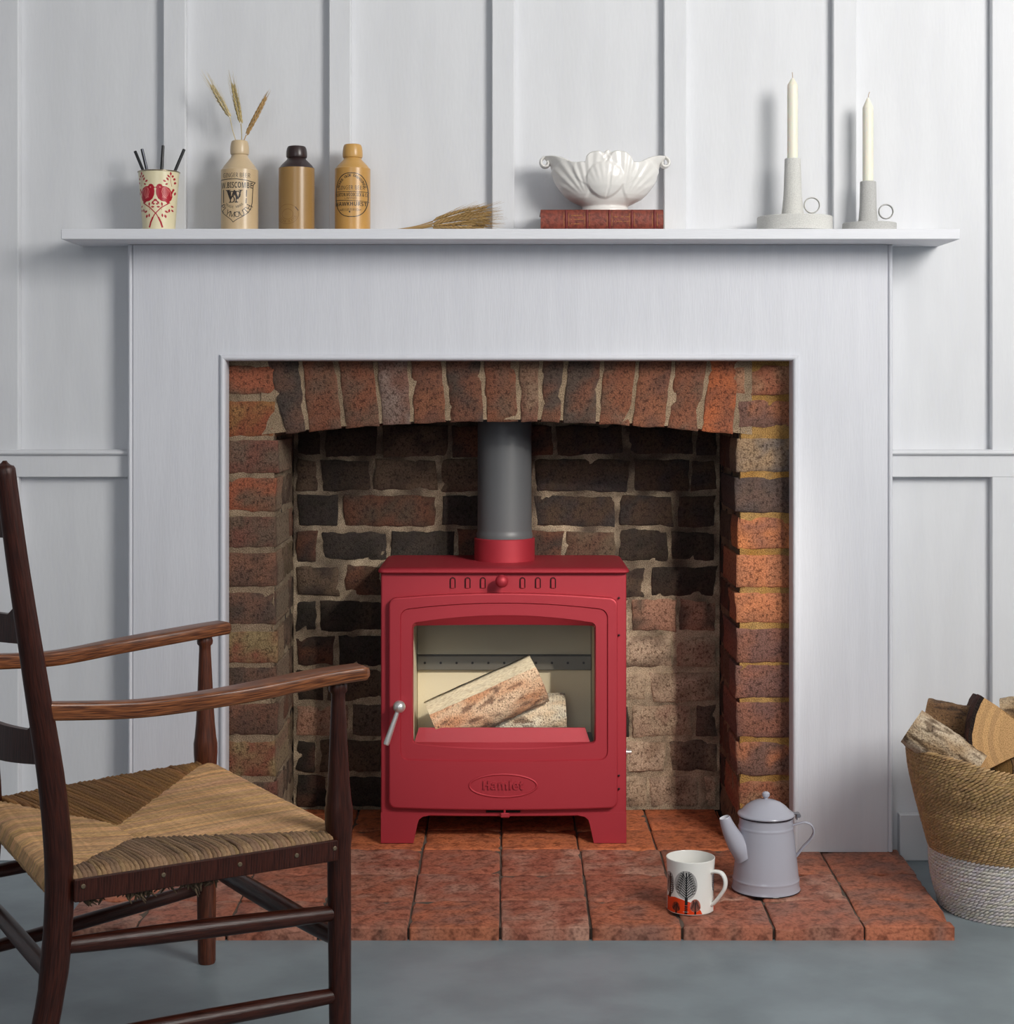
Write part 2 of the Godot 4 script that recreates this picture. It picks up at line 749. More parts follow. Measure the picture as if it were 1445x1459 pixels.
# ---------------------------------------------------------------- camera, sky, lights
func make_view() -> void:
	var cam := Camera3D.new()
	cam.name = "camera"
	cam.projection = Camera3D.PROJECTION_FRUSTUM
	cam.near = 0.05
	cam.far = 60.0
	cam.size = 1459.0 / FOCAL * cam.near
	cam.frustum_offset = Vector2(0.0, -(729.5 - HORIZON) / FOCAL * cam.near)
	cam.position = Vector3(0, EYE, BACK)
	cam.current = true
	add_child(cam)
	var sky_look := ProceduralSkyMaterial.new()
	sky_look.sky_top_color = rgb(176, 192, 214)
	sky_look.sky_horizon_color = rgb(215, 222, 230)
	sky_look.ground_bottom_color = rgb(90, 90, 85)
	sky_look.ground_horizon_color = rgb(190, 190, 186)
	var sky := Sky.new()
	sky.sky_material = sky_look
	var env := Environment.new()
	env.background_mode = Environment.BG_SKY
	env.sky = sky
	env.background_energy_multiplier = 0.35
	env.tonemap_mode = Environment.TONE_MAPPER_LINEAR
	env.tonemap_exposure = 1.05
	env.sdfgi_enabled = true
	env.ssao_enabled = true
	env.ssil_enabled = true
	var we := WorldEnvironment.new()
	we.name = "daylight"
	we.environment = env
	add_child(we)
	# daylight through the added bay, and added fill from an unseen rear window
	window_light("added_bay_window_light", BAY - BAY_OUT * 0.06, -BAY_OUT, Vector2(0.95, 1.05), 6.65, Color(1.0, 0.985, 0.962))
	window_light("added_rear_fill_light", Vector3(-0.6, 1.55, 4.5), Vector3(0, 0, -1), Vector2(1.5, 1.5), 1.9, Color(0.985, 0.99, 1.0))


# added unseen spotlight, put in to throw a pool on the stove
func make_added_spotlight() -> void:
	var from := Vector3(1.28, 2.02, 2.58)
	var to := Vector3(0.13, 0.42, -0.12)
	var dirn := (to - from).normalized()
	var l := SpotLight3D.new()
	l.name = "added_spot_light"
	l.light_color = Color(1.0, 0.965, 0.91)
	l.light_energy = 6.5
	l.light_size = 0.05
	l.spot_angle = 9.2
	l.spot_angle_attenuation = 1.0
	l.spot_range = 10.0
	l.spot_attenuation = 2.0
	l.shadow_enabled = true
	add_child(l)
	l.look_at_from_position(from + dirn * 0.02, to, Vector3.UP)
	var o := thing("added_spotlight", "added unseen spotlight brightening the stove", "spotlight", Vector3(from.x, 2.7, from.z))
	o.remove_meta("category")
	o.set_meta("kind", "structure")
	var white := mat("added lamp enamel", rgb(225, 225, 225), 0.4)
	var g := G.new()
	g.tube(PackedVector3Array([Vector3(from.x, 2.699, from.z), Vector3(from.x, 2.68, from.z)]), 0.05, 24)
	g.tube(PackedVector3Array([Vector3(from.x, 2.69, from.z), from - dirn * 0.08]), 0.008, 10)
	part("stem", g, white, o)
	g = G.new()
	g.tube(PackedVector3Array([from - dirn * 0.14, from - dirn * 0.13, from - dirn * 0.01]), [0.034, 0.040, 0.050], 28)
	part("shade", g, white, o)
	var glow := mat("added lamp glass", Color.WHITE, 0.4)
	glow.emission_enabled = true
	glow.emission = Color(1.0, 0.965, 0.91)
	glow.emission_energy_multiplier = 3.0
	g = G.new()
	g.tube(PackedVector3Array([from - dirn * 0.012, from]), 0.046, 28)
	part("added_lamp_glass", g, glow, o)


func window_light(called: String, where: Vector3, towards: Vector3, size: Vector2, energy: float, c: Color) -> void:
	var l := AreaLight3D.new()
	l.name = called
	l.area_size = size
	l.light_energy = energy
	l.light_color = c
	l.shadow_enabled = true
	l.set("area_range", 12.0)
	l.set("area_attenuation", 2.0)
	add_child(l)
	l.look_at_from_position(where, where + towards, Vector3.UP)


# ---------------------------------------------------------------- room
func make_room() -> void:
	var wp: Material = mats["wall paint"]
	var rp: Material = mats["room paint"]
	var g := G.new()
	g.box(Vector3(0.3, -0.06, 2.05), Vector3(5.2, 0.12, 5.3))
	struct("floor", g, mats["floor paint"], "smooth grey painted floor")
	g = G.new()
	g.box(Vector3(0.3, 2.76, 2.05), Vector3(5.2, 0.12, 5.3))
	struct("ceiling", g, mats["ceiling paint"], "plain white ceiling")
	g = G.new()
	g.box(Vector3(-1.4, 1.35, -0.105), Vector3(1.6, 2.7, 0.12))
	g.box(Vector3(1.68, 1.35, -0.105), Vector3(2.16, 2.7, 0.12))
	g.box(Vector3(0.0, 1.88, -0.105), Vector3(1.2, 1.64, 0.12))
	struct("wall_back", g, wp, "pale grey painted wall panelling behind the fireplace")
	g = G.new()
	g.box(Vector3(-2.16, 1.35, 2.05), Vector3(0.12, 2.7, 5.3))
	struct("wall_left", g, rp, "painted side wall")
	# right wall, an added bay wall slanted to aim light and the rear wall, the last two each with a window opening
	g = G.new()
	g.box(Vector3(2.71, 1.35, 0.98), Vector3(0.12, 2.7, 2.28))
	struct("wall_right", g, rp, "painted side wall")
	g = G.new()
	var bay := Transform3D(Basis(Vector3.UP.cross(BAY_OUT), Vector3.UP, BAY_OUT), Vector3(BAY.x, 0, BAY.z))
	var ww := 0.52
	var wy0 := 1.42
	var wy1 := 2.54
	g.box(Vector3(-0.86, 1.35, 0), Vector3(0.68, 2.7, 0.12), 0, bay)
	g.box(Vector3(0.86, 1.35, 0), Vector3(0.68, 2.7, 0.12), 0, bay)
	g.box(Vector3(0, wy0 / 2.0, 0), Vector3(ww * 2, wy0, 0.12), 0, bay)
	g.box(Vector3(0, (wy1 + 2.7) / 2.0, 0), Vector3(ww * 2, 2.7 - wy1, 0.12), 0, bay)
	struct("added_wall_bay", g, rp, "added bay wall slanted to aim its window light")
	g = G.new()
	g.box(Vector3(0.92, 1.35, 3.93), Vector3(0.12, 2.7, 1.4))
	struct("wall_return", g, rp, "short return wall beside the added bay")
	g = G.new()
	g.box(Vector3(-1.75, 1.35, 4.64), Vector3(0.7, 2.7, 0.12))
	g.box(Vector3(0.6, 1.35, 4.64), Vector3(0.8, 2.7, 0.12))
	g.box(Vector3(-0.6, 0.375, 4.64), Vector3(1.6, 0.75, 0.12))
	g.box(Vector3(-0.6, 2.525, 4.64), Vector3(1.6, 0.35, 0.12))
	struct("wall_front", g, rp, "painted wall with an added window behind the viewer")
	window("window_1", Vector3(BAY.x, 1.98, BAY.z), Vector2(1.04, 1.12), atan2(BAY_OUT.x, BAY_OUT.z))
	window("window_2", Vector3(-0.6, 1.55, 4.64), Vector2(1.6, 1.6), 0.0)  # added rear window, put in for soft frontal fill

	# vertical battens, rail, skirting
	var strips := [[-6, 27], [233, 265], [469, 500], [701, 733], [946, 978], [1187, 1220], [1413, 1446]]
	var k := 1
	for s in strips:
		var x0 := px_x(s[0], -0.028)
		var x1 := px_x(s[1], -0.028)
		var low := SHELF - 0.005
		if s[0] < 100 or s[0] > 1300:
			low = 0.79
		g = G.new()
		g.box(Vector3((x0 + x1) / 2, (low + 2.7) / 2, -0.0345), Vector3(x1 - x0, 2.7 - low, 0.021), 0.0015)
		struct("trim_%d" % k, g, wp, "vertical painted batten on the panelled wall")
		k += 1
		if low < 1.0:
			g = G.new()
			g.box(Vector3((x0 + x1) / 2, 0.42, -0.0345), Vector3(x1 - x0, 0.668, 0.021), 0.0015)
			struct("trim_%d" % k, g, wp, "vertical painted batten below the rail")
			k += 1
	for side in [[-2.1, -0.736], [0.748, 2.6]]:
		var w: float = side[1] - side[0]
		var mx: float = (side[0] + side[1]) / 2
		g = G.new()
		g.box(Vector3(mx, 0.771, -0.034), Vector3(w, 0.044, 0.022), 0.001)
		struct("trim_%d" % k, g, wp, "flat painted rail board across the panelling")
		k += 1
		g = G.new()
		var path := PackedVector3Array([Vector3(side[0], 0.7965, -0.030), Vector3(mx, 0.7965, -0.030), Vector3(side[1], 0.7965, -0.030)])
		g.tube(path, 0.0065, 16, true, Vector2(1.0, 2.4), Vector3.UP)
		struct("trim_%d" % k, g, wp, "rounded painted cap on the rail")
		k += 1
	for side in [["baseboard_left", -2.1, -0.752], ["baseboard_right", 0.766, 2.6]]:
		g = G.new()
		var w: float = side[2] - side[1]
		g.box(Vector3((side[1] + side[2]) / 2, 0.0455, -0.034), Vector3(w, 0.091, 0.024), 0.002)
		struct(side[0], g, wp, "low painted skirting board")


func window(called: String, where: Vector3, size: Vector2, turn: float) -> void:
	var o := Node3D.new()
	o.name = called
	o.set_meta("kind", "structure")
	o.set_meta("label", "unseen white framed window letting in light")
	add_child(o, true)
	o.position = where
	o.rotation.y = turn
	var g := G.new()
	for s in [-1.0, 1.0]:
		g.box(Vector3(s * (size.x / 2 - 0.02), 0, 0), Vector3(0.04, size.y, 0.06), 0.003)
		g.box(Vector3(0, s * (size.y / 2 - 0.02), 0), Vector3(size.x - 0.08, 0.04, 0.06), 0.003)
	g.box(Vector3(0, 0, 0), Vector3(size.x - 0.08, 0.025, 0.04), 0.002)
	g.box(Vector3(0, 0, 0), Vector3(0.025, size.y - 0.08, 0.038), 0.002)
	piece("window_frame", g, mats["wall paint"], o)
	for sx in [-1.0, 1.0]:
		for sy in [-1.0, 1.0]:
			g = G.new()
			g.box(Vector3(sx * (size.x / 4 - 0.014), sy * (size.y / 4 - 0.014), 0), Vector3(size.x / 2 - 0.053, size.y / 2 - 0.053, 0.004))
			piece("pane", g, mats["window glass"], o)


# ---------------------------------------------------------------- fireplace
func make_surround() -> void:
	var o := thing("fireplace_surround", "pale grey painted wooden fireplace surround framing the brick recess, with a plain mantel shelf", "fireplace surround", Vector3(0.006, HEARTH, 0))
	var sp: Material = mats["surround paint"]
	var g := G.new()
	var x0 := -0.7245
	var x1 := 0.7375
	var i0 := -0.545
	var i1 := 0.553
	var top := 0.976
	g.prism(PackedVector2Array([Vector2(x0, HEARTH), Vector2(i0, HEARTH), Vector2(i0, top), Vector2(i1, top), Vector2(i1, HEARTH), Vector2(x1, HEARTH), Vector2(x1, 1.2), Vector2(x0, 1.2)]), -0.0395, 0.0)
	part("surround_board", g, sp, o)
	for s in [[-0.736, x0], [x1, 0.748]]:
		g = G.new()
		var xm: float = (s[0] + s[1]) / 2
		g.box(Vector3(xm, (HEARTH + 1.2) / 2, -0.0255), Vector3(s[1] - s[0], 1.2 - HEARTH, 0.036))
		g.tube(PackedVector3Array([Vector3(xm, HEARTH + 0.0005, -0.008), Vector3(xm, 0.6, -0.008), Vector3(xm, 1.1995, -0.008)]), 0.0056, 16, true, Vector2(1.9, 1.0), Vector3.BACK)
		part("edge_bead", g, sp, o)
	# mitred quarter-round round the opening
	var prof := [[0.0, 0.0], [0.0005, 0.0035], [0.003, 0.0062], [0.006, 0.0068], [0.009, 0.0058], [0.0118, 0.0025], [0.0122, -0.012]]
	for e in 3:
		g = G.new()
		var rows := []
		for p in prof:
			var d: float = p[0]
			var a := Vector3(i0 - 0.0115 + d, HEARTH, p[1])
			var b := Vector3(i0 - 0.0115 + d, top + 0.0115 - d, p[1])
			if e == 1:
				a = b
				b = Vector3(i1 + 0.0115 - d, top + 0.0115 - d, p[1])
			elif e == 2:
				a = Vector3(i1 + 0.0115 - d, top + 0.0115 - d, p[1])
				b = Vector3(a.x, HEARTH, p[1])
			rows.push_front(PackedVector3Array([a, a.lerp(b, 0.5), b]))
		g.sheet(rows)
		part("opening_molding", g, sp, o)
	g = G.new()
	g.box(Vector3(0.0065, SHELF - 0.00975, 0.0345), Vector3(1.681, 0.0195, 0.161), 0.0012)
	part("mantel_shelf", g, mats["shelf paint"], o)


func make_fireplace() -> void:
	var o := thing("brick_fireplace", "old brick fireplace recess with arched head behind the red stove", "fireplace", Vector3(0, 0, -0.2))
	var bm: Material = mats["old brick"]
	var mm: Material = mats["lime mortar"]
	var soot: Material = mats["chimney soot"]
	var zf := -0.045
	var back := -0.343
	var xl := -0.4535
	var xr := 0.4515
	# the solid masonry behind the faces
	var g := G.new()
	g.box(Vector3(-0.5305, 0.8, -0.278), Vector3(0.139, 1.6, 0.444))
	g.box(Vector3(0.5295, 0.8, -0.278), Vector3(0.141, 1.6, 0.444))
	g.box(Vector3(0.0, 0.8, -0.43), Vector3(0.918, 1.6, 0.14))
	g.box(Vector3(0.0, 1.62, -0.28), Vector3(1.2, 0.05, 0.45))
	g.box(Vector3(0.0, 1.03, -0.11), Vector3(0.918, 0.06, 0.09))
	part("chimney_lining", g, soot, o)

	var tan_mix := func(a: Color, b: Color, c: Color) -> Callable:
		return func(_p: Vector3, n1: float, n2: float) -> Color:
			var k := a.lerp(b, clampf(n1 * 0.9 + 0.5, 0.0, 1.0)).lerp(c, clampf(n2 * 0.8, 0.0, 0.6))
			return k
	# piers
	var tops_l := [[1115, 1160], [1057, 1107], [1003, 1048], [952, 996], [899, 945], [843, 891], [787, 836], [735, 781], [681, 728], [627, 675], [571, 623], [520, 563], [468, 512]]
	var tops_r := [[1113, 1162], [1059, 1106], [1002, 1052], [949, 996], [896, 944], [844, 888], [791, 837], [737, 781], [682, 731], [624, 673], [571, 610], [520, 564], [468, 512]]
	for side in 2:
		var rows: Array = tops_l if side == 0 else tops_r
		g = G.new()
		var x0 := -0.60 if side == 0 else xr + 0.006
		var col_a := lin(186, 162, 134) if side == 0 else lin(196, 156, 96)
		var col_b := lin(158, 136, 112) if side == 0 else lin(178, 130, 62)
		mortar(g, Transform3D(Basis.IDENTITY, Vector3(x0, 0, zf - 0.005)), 0.142, func(_x: float) -> float: return 0.02, 1.04, 0.0035, tan_mix.call(col_a, col_b, lin(100, 84, 68)))
		# the reveal
		var bas := Basis(Vector3(0, 0, -1), Vector3.UP, Vector3(1, 0, 0)) if side == 0 else Basis(Vector3(0, 0, 1), Vector3.UP, Vector3(-1, 0, 0))
		var org := Vector3(xl - 0.006, 0, zf - 0.004) if side == 0 else Vector3(xr + 0.006, 0, back - 0.004)
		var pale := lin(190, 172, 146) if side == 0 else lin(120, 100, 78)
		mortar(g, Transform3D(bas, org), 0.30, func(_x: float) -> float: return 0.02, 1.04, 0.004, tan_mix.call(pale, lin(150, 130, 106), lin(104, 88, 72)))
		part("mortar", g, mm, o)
		for k in rows.size():
			var y0 := px_y(rows[k][1], zf)
			var y1 := px_y(rows[k][0], zf)
			var seed_no := 100 + side * 50 + k
			var deep := 0.10 if (k + side) % 2 == 0 else 0.205
			rng.seed = seed_no
			var jog := rng.randf_range(-0.003, 0.003)
			var kind := "pier_left" if side == 0 else "pier_right"
			var cc := brick_colour(kind, [1, 3, 5, 2, 3, 2, 0, 1, 4, 1, 0, 4, 2][k] if side == 0 else [3, 0, 4, 1, 1, 2, 0, 1, 4, 3, 4, 3, 1][k])
			if side == 1 and k == 9:
				cc = [lin(120, 110, 106), lin(168, 140, 110)]
			if side == 1 and k == 8:
				cc = [lin(108, 86, 76), lin(92, 78, 74)]
			if side == 1 and k in [2, 3, 4]:
				cc = [lin(150, 100, 82), lin(126, 90, 82)]
			if side == 1 and k in [5, 6]:
				cc = [lin(204, 130, 90), lin(182, 120, 88)]
			if side == 0 and k == 10:
				cc = [lin(158, 116, 72), lin(150, 84, 58)]
			g = G.new()
			var q := quad(-0.60, y0, xl + jog, y1, seed_no) if side == 0 else quad(xr - jog, y0, 0.597, y1, seed_no)
			if side == 1 and k == 11:
				var cut := quad(xr - jog + 0.002, y0 + 0.003, xr + 0.018, y1 - 0.004, seed_no)
				block(g, cut, 0.1, Transform3D(Basis.IDENTITY, Vector3(0, 0, zf)), cc[0], cc[1], seed_no)
				part("brick", g, bm, o)
				g = G.new()
				q = quad(xr + 0.026, y0 + 0.002, 0.597, y1, seed_no + 3)
			block(g, q, deep, Transform3D(Basis.IDENTITY, Vector3(0, 0, zf + jog * 0.5)), cc[0], cc[1], seed_no, 0.0016, 0.006, 0.013, 0.5, lin(182, 164, 138) if side == 0 else Color.BLACK)
			part("brick", g, bm, o)
			# the next brick inwards along the reveal
			var z0 := zf - deep - 0.011
			if z0 - back > 0.03:
				g = G.new()
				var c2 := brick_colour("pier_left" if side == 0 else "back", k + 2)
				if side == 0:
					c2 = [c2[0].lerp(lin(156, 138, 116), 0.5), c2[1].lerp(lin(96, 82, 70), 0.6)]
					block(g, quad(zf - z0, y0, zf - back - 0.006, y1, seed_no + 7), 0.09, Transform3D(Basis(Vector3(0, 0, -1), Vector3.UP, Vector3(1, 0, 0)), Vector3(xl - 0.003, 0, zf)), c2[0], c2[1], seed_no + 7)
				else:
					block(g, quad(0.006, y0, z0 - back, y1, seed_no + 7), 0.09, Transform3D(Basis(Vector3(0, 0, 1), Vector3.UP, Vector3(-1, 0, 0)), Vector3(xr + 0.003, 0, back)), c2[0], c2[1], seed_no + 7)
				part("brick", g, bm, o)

	# arch
	var jt := [379, 428, 480, 534, 583, 632, 688, 737, 771, 806, 858, 909, 960, 1010, 1058]
	var jb := [404, 438, 489, 543.6, 588, 638, 691, 740, 769, 800, 851, 899, 949, 997, 1046]
	g = G.new()
	mortar(g, Transform3D(Basis.IDENTITY, Vector3(xl - 0.03, 0, zf - 0.003)), xr - xl + 0.06, func(x: float) -> float: return soffit(x + xl - 0.03) + 0.004, 1.04, 0.003, tan_mix.call(lin(190, 166, 138), lin(160, 138, 112), lin(112, 94, 80)))
	part("mortar", g, mm, o)
	for k in 14:
		var q := []
		for e in [[k, 0, 1], [k + 1, 0, -1], [k + 1, 1, -1], [k, 1, 1]]:
			var yt := px_y(516, zf)
			var xt := px_x(jt[e[0]], zf)
			var xb := px_x(jb[e[0]], zf)
			var yb := soffit(xb)
			if e[1] == 0:
				q.append(Vector2(xb + e[2] * 0.0035, yb))
			else:
				var t := (1.0 - yb) / (yt - yb)
				q.append(Vector2(lerpf(xb, xt, t) + e[2] * 0.004, 1.0))
		var cc := brick_colour("arch", [2, 0, 0, 2, 1, 3, 0, 4, 3, 3, 0, 1, 0, 4][k])
		if k == 3:
			cc = [lin(128, 90, 76), lin(146, 124, 114)]
		if k == 13:
			cc = [lin(144, 90, 68), lin(184, 104, 66)]
		g = G.new()
		block(g, q, 0.09, Transform3D(Basis.IDENTITY, Vector3(0, 0, zf + 0.002)), cc[0], cc[1], 300 + k, 0.0018, 0.005)
		part("brick", g, bm, o)

	# back wall: courses from the hearth up, joints in picture columns where the photograph shows them
	var joints := [
		[412, 470, 560, 700, 860, 925, 1000, 1036],
		[412, 452, 545, 680, 800, 890, 952, 1036],
		[412, 500, 640, 760, 900, 990, 1036],
		[412, 462, 590, 720, 830, 925, 1036],
		[412, 480, 590, 730, 880, 960, 1036],
		[412, 452, 560, 690, 815, 898, 965, 1036],
		[412, 487, 548, 690, 800, 925, 1036],
		[412, 456, 554, 650, 805, 879, 955, 1036],
		[412, 486, 625, 700, 760, 880, 962, 1036],
		[412, 454, 530, 625, 760, 900, 985, 1036],
		[412, 458, 540, 640, 790, 889, 990, 1036],
		[412, 500, 640, 780, 900, 1036],
		[412, 470, 560, 700, 840, 940, 1036],
	]
	g = G.new()
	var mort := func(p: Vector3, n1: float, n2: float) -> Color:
		var up := smoothstep(0.2, 0.95, p.y)  # mortar darkens upwards: soot, and recess shade put into the colour
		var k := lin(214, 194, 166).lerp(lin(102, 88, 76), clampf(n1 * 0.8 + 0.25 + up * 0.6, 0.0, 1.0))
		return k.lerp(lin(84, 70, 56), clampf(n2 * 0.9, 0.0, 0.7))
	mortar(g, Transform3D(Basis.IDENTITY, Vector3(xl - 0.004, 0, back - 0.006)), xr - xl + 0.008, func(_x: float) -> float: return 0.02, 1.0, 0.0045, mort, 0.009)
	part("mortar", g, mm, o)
	for r in joints.size():
		var y0 := 0.027 + r * 0.0752
		var y1 := y0 + 0.0652
		for k in joints[r].size() - 1:
			var seed_no: int = 500 + r * 20 + k
			var x0 := px_x(joints[r][k], back) + 0.005
			var x1 := px_x(joints[r][k + 1], back) - 0.005
			x0 = maxf(x0, xl + 0.004)
			x1 = minf(x1, xr - 0.004)
			rng.seed = seed_no
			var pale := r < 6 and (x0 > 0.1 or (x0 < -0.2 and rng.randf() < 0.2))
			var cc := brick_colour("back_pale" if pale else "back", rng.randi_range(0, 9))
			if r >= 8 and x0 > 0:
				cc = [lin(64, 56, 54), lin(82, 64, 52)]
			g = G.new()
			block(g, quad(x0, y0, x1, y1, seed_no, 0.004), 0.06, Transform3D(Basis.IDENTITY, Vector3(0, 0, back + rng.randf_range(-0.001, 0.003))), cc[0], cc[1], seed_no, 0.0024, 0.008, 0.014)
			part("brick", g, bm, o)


func make_hearth() -> void:
	var o := thing("tile_hearth", "raised hearth of square red terracotta quarry tiles under the stove", "hearth", Vector3(0, 0, 0.06))
	var g := G.new()
	g.box(Vector3(0.0, 0.009, -0.18), Vector3(0.896, 0.018, 0.32))
	g.box(Vector3(0.0, 0.009, 0.214), Vector3(1.47, 0.018, 0.47))
	part("mortar_bed", g, mat("grey grout", rgb(96, 84, 74), 0.95), o)
	var zs := [0.459, 0.308, 0.145, -0.025, -0.171, -0.341]
	var xs := [-0.749, -0.62, -0.468, -0.316, -0.164, -0.012, 0.140, 0.2925, 0.445, 0.597, 0.749]
	for r in 5:
		for k in 10:
			var x0: float = xs[k]
			var x1: float = xs[k + 1]
			var z0: float = zs[r]
			var z1: float = zs[r + 1]
			if r >= 3:
				if x0 > 0.45 or x1 < -0.455:
					continue
				x0 = maxf(x0, -0.452)
				x1 = minf(x1, 0.450)
			if r == 3:
				z0 = minf(z0, -0.025)
			var q := []
			rng.seed = 4000 + r * 10 + k
			for e in [[x0, z0, 1, 1], [x1, z0, -1, 1], [x1, z1, -1, -1], [x0, z1, 1, -1]]:
				var flare := 1.0 + 0.02 * clampf((0.459 - e[1]) / 0.46, 0.0, 1.4) * (1.0 if e[0] > 0 else 0.3)
				if r >= 3:
					flare = 1.0
				q.append(Vector2(e[0] * flare + e[2] * 0.002 + rng.randf_range(-0.001, 0.001), -e[1] + e[3] * 0.002 + rng.randf_range(-0.001, 0.001)))
			var cc := [lin(186, 116, 92), lin(168, 118, 100)]
			var pick := rng.randi_range(0, 4)
			if pick == 1:
				cc = [lin(178, 110, 86), lin(182, 136, 116)]
			elif pick == 2:
				cc = [lin(194, 120, 90), lin(158, 112, 96)]
			elif pick == 3:
				cc = [lin(172, 108, 88), lin(192, 146, 126)]
			if r >= 3:
				cc = [lin(208, 122, 82), lin(190, 114, 82)]
			g = G.new()
			var lift := rng.randf_range(-0.0012, 0.0004)
			block(g, q, 0.0232 + lift, Transform3D(Basis(Vector3(1, 0, 0), Vector3(0, 0, -1), Vector3(0, 1, 0)), Vector3(0, HEARTH + lift, 0)), cc[0], cc[1], 4000 + r * 10 + k, 0.0005, 0.0035, 0.019, 0.4)
			part("tile", g, mats["quarry tile"], o)



# ---------------------------------------------------------------- the stove
# a rounded rectangle whose top and bottom edges may bow; the same number of points for every size
func bowed(x0: float, x1: float, y0: float, y1: float, r: float, bow_top: float, bow_bottom: float, z: float) -> PackedVector3Array:
	var out := PackedVector3Array()
	var n := 14
	var mx := (x0 + x1) / 2
	var hw := (x1 - x0) / 2
	var corner := [[x1 - r, y0 + r, -PI / 2], [x1 - r, y1 - r, 0.0], [x0 + r, y1 - r, PI / 2], [x0 + r, y0 + r, PI]]
	var flat := PackedVector2Array()
	for e in 4:
		for i in 7:
			var a: float = corner[e][2] + PI / 2 * i / 6
			flat.append(Vector2(corner[e][0] + cos(a) * r, corner[e][1] + sin(a) * r))
		var a2 := flat[flat.size() - 1]
		var nx: Array = corner[(e + 1) % 4]
		var b2 := Vector2(nx[0] + cos(nx[2]) * r, nx[1] + sin(nx[2]) * r)
		for i in range(1, n):
			flat.append(a2.lerp(b2, float(i) / n))
	for p in flat:
		var t := clampf((p.y - y0) / (y1 - y0), 0.0, 1.0)
		var u := 1.0 - pow((p.x - mx) / hw, 2.0)
		out.append(Vector3(p.x, p.y + u * (bow_top * smoothstep(0.5, 1.0, t) - bow_bottom * smoothstep(0.5, 1.0, 1.0 - t)), z))
	return out


func rings(g: G, loops: Array) -> void:
	# flat-looking bands: each pair of loops is a sheet of its own; loops listed from outside and behind towards the middle
	for i in loops.size() - 1:
		g.sheet([loops[i], loops[i + 1]], true)


